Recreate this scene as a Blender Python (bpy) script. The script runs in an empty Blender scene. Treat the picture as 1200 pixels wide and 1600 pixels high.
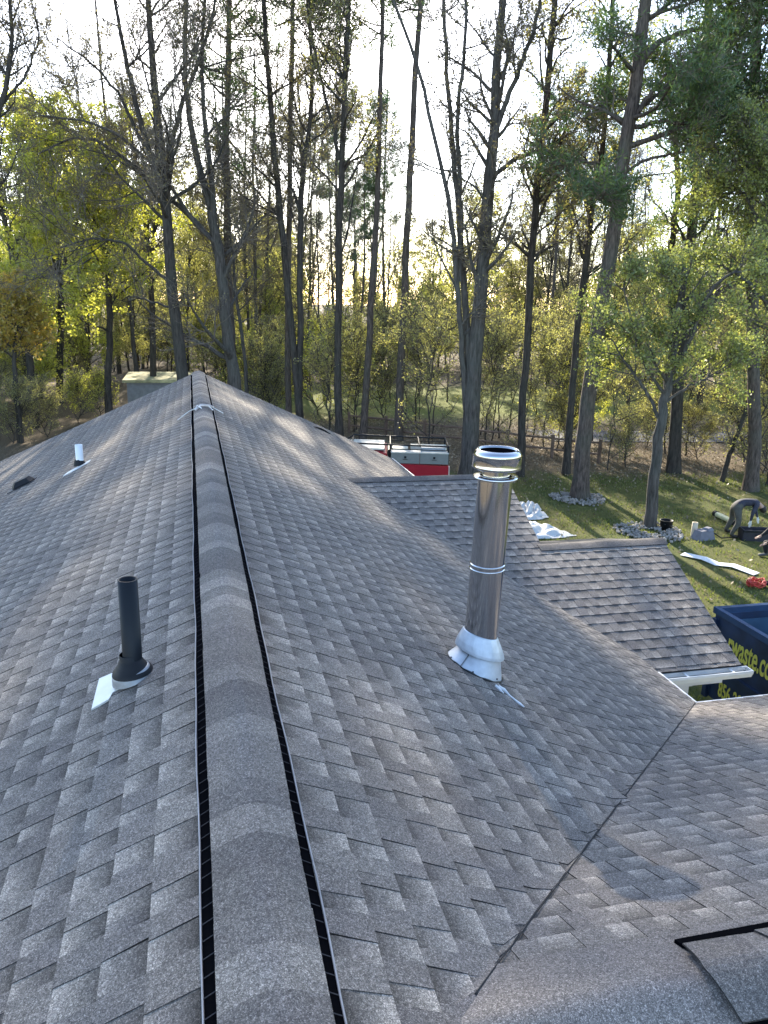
import bpy, math, random
import numpy as np
from mathutils import Matrix, Vector

# ------------------------------------------------------------------ camera, world, sun, exposure
C = bpy.context.scene.collection
scn = bpy.context.scene
RIDGE = 4.83                      # height of the roof ridge above the lawn
CAM = np.array([-0.135, 0.0, RIDGE + 1.61])
FW = np.array([0.23366317776939027, 0.9361481021582153, -0.2627322785275575])
RT = np.array([0.9716118639739089, -0.2351011961724741, 0.026416156863147765])
UP = np.array([0.0370392378411989, 0.26144628202337006, 0.9645070950886259])
FPX = 1213.858
cd = bpy.data.cameras.new('camera')
cam = bpy.data.objects.new('camera', cd)
C.objects.link(cam)
cd.sensor_fit = 'VERTICAL'
cd.sensor_height = 24.0
cd.sensor_width = 18.0
cd.lens = 24.0 * FPX / 1600.0
cd.clip_start = 0.05
cd.clip_end = 2000
m = Matrix(((RT[0], UP[0], -FW[0], CAM[0]), (RT[1], UP[1], -FW[1], CAM[1]), (RT[2], UP[2], -FW[2], CAM[2]), (0, 0, 0, 1)))
cam.matrix_world = m
scn.camera = cam

SUN_AZ, SUN_EL = math.radians(6), math.radians(25)
w = bpy.data.worlds.new("World")
scn.world = w
w.use_nodes = True
nt = w.node_tree
nt.nodes.clear()
sky = nt.nodes.new('ShaderNodeTexSky')
sky.sky_type = 'NISHITA'
sky.sun_disc = False
sky.sun_elevation = SUN_EL
sky.sun_rotation = SUN_AZ
sky.air_density = 0.8
sky.dust_density = 0.5
sky.ozone_density = 0.5
bg = nt.nodes.new('ShaderNodeBackground')
bg.inputs['Strength'].default_value = 0.15
wo = nt.nodes.new('ShaderNodeOutputWorld')
nt.links.new(sky.outputs[0], bg.inputs['Color'])
nt.links.new(bg.outputs[0], wo.inputs['Surface'])

sl = bpy.data.lights.new('sun', 'SUN')
sl.energy = 3.8
sl.angle = math.radians(0.8)
sl.color = (1.0, 0.90, 0.74)
so = bpy.data.objects.new('sun', sl)
C.objects.link(so)
sd = Vector((math.sin(SUN_AZ) * math.cos(SUN_EL), math.cos(SUN_AZ) * math.cos(SUN_EL), math.sin(SUN_EL)))
so.rotation_euler = sd.to_track_quat('Z', 'Y').to_euler()
so.location = (0, 0, 60)

scn.view_settings.view_transform = 'Standard'
scn.view_settings.look = 'None'
scn.view_settings.exposure = 2.0
scn.view_settings.gamma = 1.0
scn.view_settings.use_curve_mapping = False
scn.cycles.use_denoising = True
scn.cycles.max_bounces = 7
scn.cycles.transparent_max_bounces = 8
scn.cycles.diffuse_bounces = 3
scn.cycles.glossy_bounces = 3
scn.cycles.transmission_bounces = 3
scn.cycles.sample_clamp_indirect = 6.0

rng = np.random.default_rng(7)
random.seed(7)


# ------------------------------------------------------------------ helpers
def tag(o, label=None, cat=None, group=None, kind=None):
    if label: o['label'] = label
    if cat: o['category'] = cat
    if group: o['group'] = group
    if kind: o['kind'] = kind
    return o


def empty(name, loc, label=None, cat=None, group=None):
    o = bpy.data.objects.new(name, None)
    o.empty_display_size = 0.2
    C.objects.link(o)
    o.location = loc
    return tag(o, label, cat, group)


def wloc(o):
    v = Vector((0, 0, 0))
    while o is not None:
        v += o.location
        o = o.parent
    return v


def link(name, me, parent=None, loc=None):
    o = bpy.data.objects.new(name, me)
    C.objects.link(o)
    if parent is not None:
        o.parent = parent
        o.location = -wloc(parent) if loc is None else loc
    elif loc is not None:
        o.location = loc
    return o


def npmesh(name, V, F, mats, mi=None, smooth=False, col=None):
    """V (n,3); F list of arrays each (k,3) or (k,4); mi list of material indices per array or per-face arrays"""
    me = bpy.data.meshes.new(name)
    F = [np.asarray(f, dtype=np.int32) for f in F if len(f)]
    nl = sum(f.size for f in F)
    nf = sum(len(f) for f in F)
    me.vertices.add(len(V))
    me.vertices.foreach_set('co', np.asarray(V, dtype=np.float32).ravel())
    me.loops.add(nl)
    me.loops.foreach_set('vertex_index', np.concatenate([f.ravel() for f in F]))
    me.polygons.add(nf)
    tot = np.concatenate([np.full(len(f), f.shape[1], dtype=np.int32) for f in F])
    st = np.concatenate([[0], np.cumsum(tot)[:-1]]).astype(np.int32)
    me.polygons.foreach_set('loop_start', st)
    me.polygons.foreach_set('loop_total', tot)
    if mi is not None:
        a = np.concatenate([np.full(len(f), x, dtype=np.int32) if np.isscalar(x) else np.asarray(x, dtype=np.int32) for f, x in zip(F, mi)])
        me.polygons.foreach_set('material_index', a)
    me.polygons.foreach_set('use_smooth', np.full(nf, bool(smooth)))
    for mt in (mats if isinstance(mats, (list, tuple)) else [mats]):
        me.materials.append(mt)
    if col is not None:
        ca = me.color_attributes.new('tone', 'FLOAT_COLOR', 'POINT')
        ca.data.foreach_set('color', np.asarray(col, dtype=np.float32).ravel())
    me.update(calc_edges=True)
    return me


class MB:
    """collects boxes, lathes, tubes, polygons; builds one mesh"""
    def __init__(s):
        s.v = []; s.f = []; s.m = []; s.sm = []

    def add(s, V, F, mi=0, smooth=False):
        b = len(s.v)
        s.v += [tuple(map(float, v)) for v in V]
        for f in F:
            s.f.append([b + i for i in f]); s.m.append(mi); s.sm.append(smooth)

    def box(s, c, d, mi=0, rz=0, M=None, taper=1.0):
        V = []
        for z in (-.5, .5):
            k = taper if z > 0 else 1
            for x, y in ((-.5, -.5), (.5, -.5), (.5, .5), (-.5, .5)):
                V.append(Vector((x * d[0] * k, y * d[1] * k, z * d[2])))
        R = Matrix.Rotation(rz, 3, 'Z') if M is None else M
        V = [R @ v + Vector(c) for v in V]
        s.add(V, [(0, 3, 2, 1), (4, 5, 6, 7), (0, 1, 5, 4), (1, 2, 6, 5), (2, 3, 7, 6), (3, 0, 4, 7)], mi)
        return s

    def lathe(s, c, prof, n=32, mi=0, smooth=True, M=None, cap0=False, cap1=False):
        """prof = [(r, z)...]"""
        V = []
        for r, z in prof:
            for i in range(n):
                a = 2 * math.pi * i / n
                p = Vector((r * math.cos(a), r * math.sin(a), z))
                if M is not None: p = M @ p
                V.append(p + Vector(c))
        F = []
        for k in range(len(prof) - 1):
            for i in range(n):
                j = (i + 1) % n
                F.append((k * n + i, k * n + j, (k + 1) * n + j, (k + 1) * n + i))
        s.add(V, F, mi, smooth)
        if cap0: s.add(V[:n], [tuple(range(n))[::-1]], mi)
        if cap1: s.add(V[-n:], [tuple(range(n))], mi)
        return s

    def tube(s, pts, r, n=8, mi=0, caps=True):
        P = np.array(pts, float)[None]
        R = np.array(r if hasattr(r, '__len__') else [r] * len(pts), float)[None]
        V, F = tubes(P, R, n)
        s.add(V, F.tolist(), mi, True)
        if caps:
            s.add(V[:n], [tuple(range(n))[::-1]], mi)
            s.add(V[-n:], [tuple(range(n))], mi)
        return s

    def build(s, name, mats, parent=None):
        me = bpy.data.meshes.new(name)
        me.from_pydata(s.v, [], s.f)
        for mt in (mats if isinstance(mats, (list, tuple)) else [mats]):
            me.materials.append(mt)
        me.polygons.foreach_set('material_index', s.m)
        me.polygons.foreach_set('use_smooth', s.sm)
        me.update()
        return link(name, me, parent)


def nrm(a):
    return a / np.maximum(np.linalg.norm(a, axis=-1, keepdims=True), 1e-9)


def tubes(P, R, sides):
    """P (N,K,3), R (N,K) -> verts, quads"""
    N, K, _ = P.shape
    T = np.empty_like(P)
    T[:, 1:-1] = P[:, 2:] - P[:, :-2] if K > 2 else T[:, 1:-1]
    T[:, 0] = P[:, 1] - P[:, 0]
    T[:, -1] = P[:, -1] - P[:, -2]
    T = nrm(T)
    mean = nrm(P[:, -1] - P[:, 0])
    ref = np.zeros((N, 3))
    ref[np.arange(N), np.argmin(np.abs(mean), axis=1)] = 1
    n1 = nrm(np.cross(T, ref[:, None, :]))
    n2 = np.cross(T, n1)
    a = np.linspace(0, 2 * np.pi, sides, endpoint=False)
    V = P[:, :, None, :] + R[:, :, None, None] * (np.cos(a)[None, None, :, None] * n1[:, :, None, :] + np.sin(a)[None, None, :, None] * n2[:, :, None, :])
    V = V.reshape(-1, 3)
    base = (np.arange(N) * K * sides)[:, None, None] + (np.arange(K - 1) * sides)[None, :, None]
    i = np.arange(sides)[None, None, :]
    j = (np.arange(sides) + 1) % sides
    j = j[None, None, :]
    F = np.stack([base + i, base + j, base + sides + j, base + sides + i], axis=-1).reshape(-1, 4)
    return V, F


def join_tubes(groups):
    Vs, Fs, b = [], [], 0
    for P, R, s in groups:
        V, F = tubes(P, R, s)
        Vs.append(V); Fs.append(F + b); b += len(V)
    return np.concatenate(Vs), np.concatenate(Fs)


def leaf_quads(c, size, rg, aspect=0.7, dirs=None, spread=1.0):
    """one quad per centre"""
    N = len(c)
    a = nrm(rg.normal(size=(N, 3)))
    if dirs is not None:
        a = nrm(dirs + spread * a)
    b = nrm(np.cross(a, rg.normal(size=(N, 3))))
    s = size * rg.uniform(0.6, 1.35, size=(N, 1))
    A = a * s * 0.5
    B = b * s * 0.5 * aspect
    V = np.stack([c - A, c + B * 1.0 - A * 0.1, c + A, c - B - A * 0.1], axis=1).reshape(-1, 3)
    F = np.arange(N * 4).reshape(-1, 4)
    return V, F


# ------------------------------------------------------------------ materials
def newmat(name):
    mt = bpy.data.materials.new(name)
    mt.use_nodes = True
    n = mt.node_tree.nodes
    return mt, n, mt.node_tree.links, n['Principled BSDF']


def simple(name, col, rough=0.7, metal=0.0, noise=0.15, scale=8, bump=0.0, spec=0.5, stretch=None, bscale=None):
    mt, n, l, b = newmat(name)
    tc = n.new('ShaderNodeTexCoord')
    src = tc.outputs['Object']
    if stretch:
        mp = n.new('ShaderNodeMapping'); mp.inputs['Scale'].default_value = stretch
        l.new(src, mp.inputs[0]); src = mp.outputs[0]
    t = n.new('ShaderNodeTexNoise'); t.inputs['Scale'].default_value = scale; t.inputs['Detail'].default_value = 5
    l.new(src, t.inputs['Vector'])
    r = n.new('ShaderNodeValToRGB')
    r.color_ramp.elements[0].position = 0.3; r.color_ramp.elements[1].position = 0.7
    r.color_ramp.elements[0].color = tuple(c * (1 - noise) for c in col) + (1,)
    r.color_ramp.elements[1].color = tuple(min(1, c * (1 + noise)) for c in col) + (1,)
    l.new(t.outputs['Fac'], r.inputs[0])
    l.new(r.outputs[0], b.inputs['Base Color'])
    b.inputs['Roughness'].default_value = rough
    b.inputs['Metallic'].default_value = metal
    b.inputs['Specular IOR Level'].default_value = spec
    if bump:
        bp = n.new('ShaderNodeBump'); bp.inputs['Strength'].default_value = bump; bp.inputs['Distance'].default_value = 0.02
        if bscale:
            t2 = n.new('ShaderNodeTexNoise'); t2.inputs['Scale'].default_value = bscale; t2.inputs['Detail'].default_value = 4
            l.new(src, t2.inputs['Vector']); l.new(t2.outputs['Fac'], bp.inputs['Height'])
        else:
            l.new(t.outputs['Fac'], bp.inputs['Height'])
        l.new(bp.outputs[0], b.inputs['Normal'])
    return mt


def math_node(n, l, op, a, b=None, clamp=False):
    x = n.new('ShaderNodeMath'); x.operation = op; x.use_clamp = clamp
    for i, v in enumerate((a, b)):
        if v is None: continue
        if isinstance(v, (int, float)): x.inputs[i].default_value = v
        else: l.new(v, x.inputs[i])
    return x.outputs[0]


def mixc(n, l, fac, a, b):
    x = n.new('ShaderNodeMix'); x.data_type = 'RGBA'
    if isinstance(fac, (int, float)): x.inputs[0].default_value = fac
    else: l.new(fac, x.inputs[0])
    for i, v in ((6, a), (7, b)):
        if isinstance(v, tuple): x.inputs[i].default_value = v + (1,) if len(v) == 3 else v
        else: l.new(v, x.inputs[i])
    return x.outputs[2]


def noise(n, l, src, scale, detail=3, rough=0.5):
    t = n.new('ShaderNodeTexNoise'); t.inputs['Scale'].default_value = scale
    t.inputs['Detail'].default_value = detail; t.inputs['Roughness'].default_value = rough
    l.new(src, t.inputs['Vector'])
    return t.outputs['Fac']


def ramp(n, l, fac, stops):
    r = n.new('ShaderNodeValToRGB')
    e = r.color_ramp.elements
    while len(e) < len(stops): e.new(0.5)
    for k, (p, c) in enumerate(stops):
        e[k].position = p
        e[k].color = (c, c, c, 1) if isinstance(c, (int, float)) else tuple(c) + (1,)
    l.new(fac, r.inputs[0])
    return r.outputs[0]


def shingle_material():
    mt, n, l, b = newmat('asphalt_shingle_granules')
    at = n.new('ShaderNodeAttribute'); at.attribute_name = 'tone'
    sp = n.new('ShaderNodeSeparateColor'); l.new(at.outputs['Color'], sp.inputs[0])
    tone, band, edge = sp.outputs
    tc = n.new('ShaderNodeTexCoord'); co = tc.outputs['Object']
    # blend of brown-grey, grey and blue-grey granules, a tone per tab
    big = noise(n, l, co, 1.3, 4, 0.6)
    hue = noise(n, l, co, 6.5, 2)
    base = ramp(n, l, tone, [(0.0, (0.118, 0.104, 0.096)), (0.35, (0.160, 0.141, 0.125)), (0.7, (0.200, 0.176, 0.152)), (1.0, (0.300, 0.262, 0.221))])
    base = mixc(n, l, ramp(n, l, hue, [(0.45, 0.0), (0.72, 0.30)]), base, (0.145, 0.124, 0.120))
    # granules
    vo = n.new('ShaderNodeTexVoronoi'); vo.inputs['Scale'].default_value = 420; l.new(co, vo.inputs['Vector'])
    sc = n.new('ShaderNodeSeparateColor'); l.new(vo.outputs['Color'], sc.inputs[0])
    g = ramp(n, l, sc.outputs[0], [(0.0, 0.45), (0.45, 0.82), (0.80, 1.15), (0.93, 1.7), (1.0, 2.2)])
    vo2 = n.new('ShaderNodeTexVoronoi'); vo2.inputs['Scale'].default_value = 150; l.new(co, vo2.inputs['Vector'])
    sc2 = n.new('ShaderNodeSeparateColor'); l.new(vo2.outputs['Color'], sc2.inputs[0])
    g2 = ramp(n, l, sc2.outputs[1], [(0.0, 0.72), (1.0, 1.28)])
    k = math_node(n, l, 'MULTIPLY', g, g2)
    k = math_node(n, l, 'MULTIPLY', k, ramp(n, l, big, [(0.3, 0.88), (0.7, 1.10)]))
    # pigmented dark band of the laminate below the cutouts, soft towards the butt
    bn = math_node(n, l, 'ADD', band, math_node(n, l, 'MULTIPLY', math_node(n, l, 'SUBTRACT', noise(n, l, co, 60, 2), 0.5), 0.35))
    dk = ramp(n, l, bn, [(0.0, 1.28), (0.22, 0.93), (0.9, 0.31)])
    k = math_node(n, l, 'MULTIPLY', k, dk)
    k = math_node(n, l, 'MULTIPLY', k, ramp(n, l, edge, [(0.0, 1.0), (1.0, 0.22)]))
    v = n.new('ShaderNodeVectorMath'); v.operation = 'SCALE'
    l.new(base, v.inputs[0]); l.new(k, v.inputs['Scale'])
    l.new(v.outputs[0], b.inputs['Base Color'])
    b.inputs['Roughness'].default_value = 0.86
    b.inputs['Specular IOR Level'].default_value = 0.35
    bp = n.new('ShaderNodeBump'); bp.inputs['Strength'].default_value = 0.55; bp.inputs['Distance'].default_value = 0.0016
    l.new(sc.outputs[1], bp.inputs['Height'])
    bp2 = n.new('ShaderNodeBump'); bp2.inputs['Strength'].default_value = 0.5; bp2.inputs['Distance'].default_value = 0.012
    l.new(noise(n, l, co, 9, 2), bp2.inputs['Height'])
    l.new(bp2.outputs[0], bp.inputs['Normal'])
    l.new(bp.outputs[0], b.inputs['Normal'])
    return mt


def bark_material(name, dark, light, vs=3.0, bump=1.0):
    mt, n, l, b = newmat(name)
    tc = n.new('ShaderNodeTexCoord')
    mp = n.new('ShaderNodeMapping'); mp.inputs['Scale'].default_value = (1, 1, 0.16)
    l.new(tc.outputs['Object'], mp.inputs[0])
    t = noise(n, l, mp.outputs[0], 14 * vs / 3, 5, 0.65)
    t2 = noise(n, l, tc.outputs['Object'], 1.1, 3)
    c = mixc(n, l, ramp(n, l, t, [(0.35, 0.0), (0.65, 1.0)]), dark, light)
    gr = tuple(x * 0.8 for x in (light[1], light[1] * 1.08, light[2]))
    c = mixc(n, l, ramp(n, l, t2, [(0.45, 0.0), (0.7, 0.5)]), c, gr)
    l.new(c, b.inputs['Base Color'])
    b.inputs['Roughness'].default_value = 0.9
    b.inputs['Specular IOR Level'].default_value = 0.25
    bp = n.new('ShaderNodeBump'); bp.inputs['Strength'].default_value = bump; bp.inputs['Distance'].default_value = 0.05
    l.new(t, bp.inputs['Height']); l.new(bp.outputs[0], b.inputs['Normal'])
    return mt


def leaf_material(name, c0, c1, trans=0.5, tcol=None, scale=0.7):
    mt = bpy.data.materials.new(name); mt.use_nodes = True
    n = mt.node_tree.nodes; l = mt.node_tree.links
    n.clear()
    out = n.new('ShaderNodeOutputMaterial')
    tc = n.new('ShaderNodeTexCoord')
    geo = n.new('ShaderNodeNewGeometry')
    f = noise(n, l, tc.outputs['Object'], scale, 3)
    f = math_node(n, l, 'ADD', math_node(n, l, 'MULTIPLY', f, 1.0), math_node(n, l, 'MULTIPLY', math_node(n, l, 'SUBTRACT', geo.outputs['Random Per Island'], 0.5), 0.7), True)
    c = mixc(n, l, ramp(n, l, f, [(0.25, 0.0), (0.75, 1.0)]), c0, c1)
    d = n.new('ShaderNodeBsdfDiffuse'); l.new(c, d.inputs['Color'])
    t = n.new('ShaderNodeBsdfTranslucent')
    tcol = tcol or (1.5, 1.6, 0.7)
    v = n.new('ShaderNodeVectorMath'); v.operation = 'MULTIPLY'; v.inputs[1].default_value = tcol
    l.new(c, v.inputs[0]); l.new(v.outputs[0], t.inputs['Color'])
    gl = n.new('ShaderNodeBsdfGlossy'); gl.inputs['Roughness'].default_value = 0.45; gl.inputs['Color'].default_value = (1, 1, 1, 1)
    mx = n.new('ShaderNodeMixShader'); mx.inputs[0].default_value = trans
    l.new(d.outputs[0], mx.inputs[1]); l.new(t.outputs[0], mx.inputs[2])
    m2 = n.new('ShaderNodeMixShader'); m2.inputs[0].default_value = 0.04
    l.new(mx.outputs[0], m2.inputs[1]); l.new(gl.outputs[0], m2.inputs[2])
    l.new(m2.outputs[0], out.inputs['Surface'])
    return mt


SH = shingle_material()
BARK_GREY = bark_material('grey_bark', (0.04, 0.036, 0.032), (0.125, 0.112, 0.10))
BARK_DARK = bark_material('dark_bark', (0.028, 0.024, 0.021), (0.085, 0.072, 0.062))
BARK_PINE = bark_material('pine_bark', (0.04, 0.032, 0.028), (0.16, 0.125, 0.105), 4.5, 1.0)
TWIG = simple('twig_bark', (0.15, 0.125, 0.10), 0.9, 0, 0.3, 4)
LEAF_LIME = leaf_material('lime_spring_leaf', (0.30, 0.32, 0.06), (0.58, 0.56, 0.13), 0.65, (1.4, 1.42, 0.85))
LEAF_GREEN = leaf_material('mid_green_leaf', (0.15, 0.18, 0.065), (0.32, 0.34, 0.12), 0.58, (1.4, 1.45, 0.85))
LEAF_OLIVE = leaf_material('olive_bud_leaf', (0.24, 0.235, 0.09), (0.46, 0.44, 0.17), 0.55, (1.35, 1.35, 0.85))
LEAF_GOLD = leaf_material('gold_young_leaf', (0.36, 0.32, 0.07), (0.52, 0.38, 0.10), 0.6, (1.4, 1.3, 0.8))
NEEDLE = leaf_material('pine_needle', (0.045, 0.08, 0.03), (0.11, 0.155, 0.055), 0.4, (1.2, 1.4, 0.8))
BUD = leaf_material('brown_bud', (0.12, 0.10, 0.06), (0.24, 0.21, 0.10), 0.35, (1.2, 1.2, 0.8))
LITTER = leaf_material('dry_leaf_litter', (0.16, 0.12, 0.075), (0.36, 0.29, 0.19), 0.15, (1, 1, 1), 0.4)
GRASSB = leaf_material('grass_blade', (0.095, 0.12, 0.032), (0.21, 0.22, 0.065), 0.35, (1.3, 1.4, 0.7), 0.25)
BLACKP = simple('black_plastic', (0.008, 0.009, 0.011), 0.55, 0, 0.2, 20, spec=0.3)
WHITE = simple('white_painted_metal', (0.72, 0.72, 0.70), 0.45, 0, 0.05, 3)
GALV = simple('galvanised_sheet', (0.58, 0.61, 0.63), 0.45, 0.45, 0.14, 14, 0.0)
STEEL = simple('polished_stainless', (0.60, 0.60, 0.61), 0.13, 1.0, 0.06, 6, 0.0, stretch=(1, 1, 0.08))
STEELD = simple('brushed_dark_steel', (0.17, 0.17, 0.175), 0.35, 1.0, 0.3, 10)
PVC = simple('white_pvc', (0.78, 0.80, 0.80), 0.4, 0, 0.03, 6)


# ------------------------------------------------------------------ roof geometry
S = 0.46                                   # roof pitch (rise over run)
CO = 1 / math.sqrt(1 + S * S)
YE = 17.69                                 # far rake of the main roof
EX = 4.41                                  # eave of the main roof from the ridge
YC = 1.49                                  # ridge line of the near cross gable
ZC = -0.207                                # its ridge lies a little below the main one
SC = 0.427
SP = 0.284                                 # pitch of the two low gables on the right


def cross_z(y):
    r = 0.02
    return ZC - SC * (np.sqrt((y - YC) ** 2 + r * r) - r) - SC * 0.0


def drop(x):
    t = np.clip((1.05 - x) / 0.6, 0, 1)
    return 0.0 * t


def main_z(x):
    return -S * np.abs(x)


def porch_z(y, far=False):
    return np.where(y < 10.85, -0.914 - SP * (10.85 - y), -0.914 - 0.46 * (y - 10.85))


def ycut(x):
    return 1.652 + 1.0787 * (x - 0.598)


def xcut(y):
    return 0.598 + (y - 1.652) / 1.0787


# slope descriptions: pos(u, w, off) with w = distance downslope along the surface
def pos_right(u, w, off):
    x = w * CO
    z = main_z(x)
    z = np.where(u < ycut(x) + 0.6, np.maximum(z, cross_z(u) - drop(x)), z)
    return np.stack([x, u, z + off / CO + RIDGE], -1)


def pos_left(u, w, off):
    x = -w * CO
    return np.stack([x, u, main_z(x) + off / CO + RIDGE], -1)


def pos_cross(u, w, off):
    y = YC + w * CO
    return np.stack([u, y, cross_z(y) - drop(u) + off / CO + RIDGE], -1)


PC = 1 / math.sqrt(1 + SP * SP)


def pos_porch(u, w, off):
    y = 10.85 - w * PC
    return np.stack([u, y, porch_z(y) + off / PC + RIDGE], -1)


def strip_geo(pos, w0, w1, u0, u1, lim, rg, hand=1):
    """one laminated shingle: base sheet with shadow band, raised tabs with dark edges.
    w0 top of the exposure, w1 butt; lim(w) -> (ulo, uhi) clipping limits."""
    V, Q, Col = [], [], []

    def q(pts, cols):
        b = len(V)
        for (u, wv, off), c in zip(pts, cols):
            lo, hi = lim(wv)
            V.append(pos(min(max(u, lo), hi), wv, off)); Col.append(c)
        Q.append((b, b + 1, b + 2, b + 3))
    tone = rg.uniform(0.28, 0.58)
    us = [u0]
    kinds = []
    k = rg.random() < 0.5
    while us[-1] < u1 - 0.05:
        us.append(min(u1, us[-1] + (rg.uniform(0.07, 0.135) if k else rg.uniform(0.065, 0.125))))
        kinds.append(k); k = not k
    if us[-1] < u1: us[-1] = u1
    T0, T1 = 0.0018, 0.0068
    th = 0.0026
    wm = w0 + 0.36 * (w1 - w0)
    wt = w0 - 0.03
    om = T0 + 0.36 * (T1 - T0)
    anyv = False
    for (a, b), isb in zip(zip(us[:-1], us[1:]), kinds):
        l0, h0 = lim(w0); l1, h1 = lim(w1)
        if b <= min(l0, l1) + 0.004 or a >= max(h0, h1) - 0.004: continue
        anyv = True
        t = min(1, max(0, tone + rg.uniform(-0.2, 0.2)))
        wj = w1 + rg.uniform(-0.002, 0.003)
        if isb:
            c = (t, 0, 0, 1); e = (t, 0, 1, 1); ca = (t, rg.uniform(.06, .22), 0, 1); c = (t, 0.12, 0, 1); cb = (t, 0.10, 0, 1)
            sl = rg.uniform(-0.008, 0.008)
            p = [(a + sl, wt, T0 + th * .3), (b - sl, wt, T0 + th * .3), (b, wj, T1 + th), (a, wj, T1 + th)]
            pm0 = (a + sl * .5, wm, om + th); pm1 = (b - sl * .5, wm, om + th)
            q([p[0], p[1], pm1, pm0], [ca, ca, c, c])
            q([pm0, pm1, p[2], p[3]], [c, c, cb, cb])
            q([p[0], pm0, (a + sl * .5, wm, om - .001), (a + sl, wt, T0 - .001)], [e] * 4)
            q([pm0, p[3], (a, wj, T1 - .001), (a + sl * .5, wm, om - .001)], [e] * 4)
            q([pm1, p[1], (b - sl, wt, T0 - .001), (b - sl * .5, wm, om - .001)], [e] * 4)
            q([p[2], pm1, (b - sl * .5, wm, om - .001), (b, wj, T1 - .001)], [e] * 4)
            q([p[3], p[2], (b, wj, 0.0), (a, wj, 0.0)], [e] * 4)
        else:
            s1 = rg.uniform(0.8, 1.1)
            c0 = (t, s1, 0, 1); cm = (min(1, t + .15), s1 * rg.uniform(.12, .38), 0, 1); c1 = (min(1, t + .55), 0, 0, 1); e = (t, 0, 1, 1)
            q([(a, wt, T0), (b, wt, T0), (b, wm, om), (a, wm, om)], [c0, c0, cm, cm])
            q([(a, wm, om), (b, wm, om), (b, w1, T1), (a, w1, T1)], [cm, cm, c1, c1])
            q([(a, w1, T1), (b, w1, T1), (b, w1, 0.0), (a, w1, 0.0)], [e] * 4)
    if not anyv: return None
    return np.array(V), np.array(Q), np.array(Col)


strips = []        # (V, Q, Col, distance measure, which roof)


def lay(pos, wstart, wend, expo, intervals, which, rg, lift=0.0, length=1.0):
    """intervals(w) -> list of (lo, hi) in u"""
    n = int(math.ceil((wend - wstart) / expo))
    P = (lambda u, wv, off: pos(u, wv, off + lift))
    for i in range(n):
        w0 = wstart + i * expo
        w1 = min(w0 + expo, wend + 0.02)
        k = len(intervals((w0 + w1) / 2))
        for j in range(k):
            def lim(wv, j=j, k=k, wmid=(w0 + w1) / 2):
                iv = intervals(wv)
                if len(iv) != k: iv = intervals(wmid)
                return iv[j]
            lo = min(lim(w0)[0], lim(w1)[0]); hi = max(lim(w0)[1], lim(w1)[1])
            if hi - lo < 0.02: continue
            u = lo - rg.uniform(0, length)
            while u < hi:
                g = strip_geo(P, w0, w1, u, u + length, lim, rg)
                if g is not None:
                    mid = g[0].mean(0)
                    d = np.linalg.norm(mid - CAM)
                    strips.append((g[0], g[1], g[2], d, which))
                u += length


rs = np.random.default_rng(21)
WR = 0.200                                   # where the field starts beside the ridge vent
LS = EX / CO + 0.02


def iv_right(wv):
    x = wv * CO
    lo = ycut(x) if x > 0.50 else -1.2
    if x <= 1.99: return [(lo, YE)]
    # hidden under the low gable between its two valleys
    f = (x - 1.99) * S
    yn = 10.85 - f / SP; yf = 10.85 + f / 0.46
    return [(lo, yn + 0.03), (yf - 0.03, YE)]


lay(pos_right, WR, LS, 0.1435, iv_right, 'main', rs, lift=0.004)
lay(pos_left, WR, LS, 0.1435, lambda wv: [(-1.2, YE)], 'main', rs)
lay(pos_cross, 0.12, (5.76 - YC) / CO, 0.1435, lambda wv: [(xcut(YC + wv * CO) - 0.10, 9.5)], 'main', rs)


def iv_porch(wv):
    y = 10.85 - wv * PC
    z = -0.914 - SP * (10.85 - y)
    xa = -z / S - 0.06
    # outer rake, stepped where the lower gable begins
    if y > 8.98:
        xb = 4.47 + (y - 10.85) * (4.47 - 4.25) / (10.85 - 8.98)
    else:
        xb = 6.05 + (y - 8.975) * (6.05 - 5.58) / (8.975 - 6.63)
    return [(xa, xb)]


lay(pos_porch, 0.11, (10.85 - 6.60) / PC, 0.158, iv_porch, 'porch', rs)

house = empty('house', (0.0, 8.0, 0.0), 'single storey house under a grey asphalt shingle roof with low cross gables', 'house')

# roof decks (solid slabs under the shingles)
WOOD = simple('roof_board', (0.06, 0.055, 0.05), 0.9)
SIDING = simple('cream_siding', (0.55, 0.53, 0.47), 0.7, 0, 0.06, 3)


def slab(mb, top, th):
    top = [np.array(p, float) for p in top]
    n = len(top)
    bot = [p - np.array([0, 0, th]) for p in top]
    mb.add(top + bot, [tuple(range(n)), tuple(range(n, 2 * n))[::-1]] + [(i, n + i, n + (i + 1) % n, (i + 1) % n) for i in range(n)])


mb = MB()
R_ = RIDGE - 0.006
slab(mb, [(0.0, -1.2, R_), (0.0, YE - .01, R_), (-EX, YE - .01, R_ - S * EX), (-EX, -1.2, R_ - S * EX)][::-1], 0.1)
slab(mb, [(0.003, -1.2, R_), (0.59, -1.2, R_ - S * .59), (0.59, 1.63, R_ - S * .59), (EX - .01, 5.76, R_ - S * EX), (EX - .01, YE - .01, R_ - S * EX), (0.003, YE - .01, R_)], 0.1)
slab(mb, [(0.46, YC, R_ + ZC - .004), (9.5, YC, R_ + ZC - .004), (9.5, 5.74, R_ + ZC - SC * 4.25 - .004), (4.41, 5.74, R_ + ZC - SC * 4.25 - .004)], 0.1)
slab(mb, [(0.46, YC - .003, R_ + ZC - .004), (3.0, -1.2, R_ + ZC - SC * 2.69 - .004), (9.5, -1.2, R_ + ZC - SC * 2.69 - .004), (9.5, YC - .003, R_ + ZC - .004)], 0.1)
main_roof = mb.build('roof', WOOD, house)
mb = MB()
z1 = RIDGE - 0.914 - 0.006; ze = z1 - SP * (10.85 - 6.63)
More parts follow.
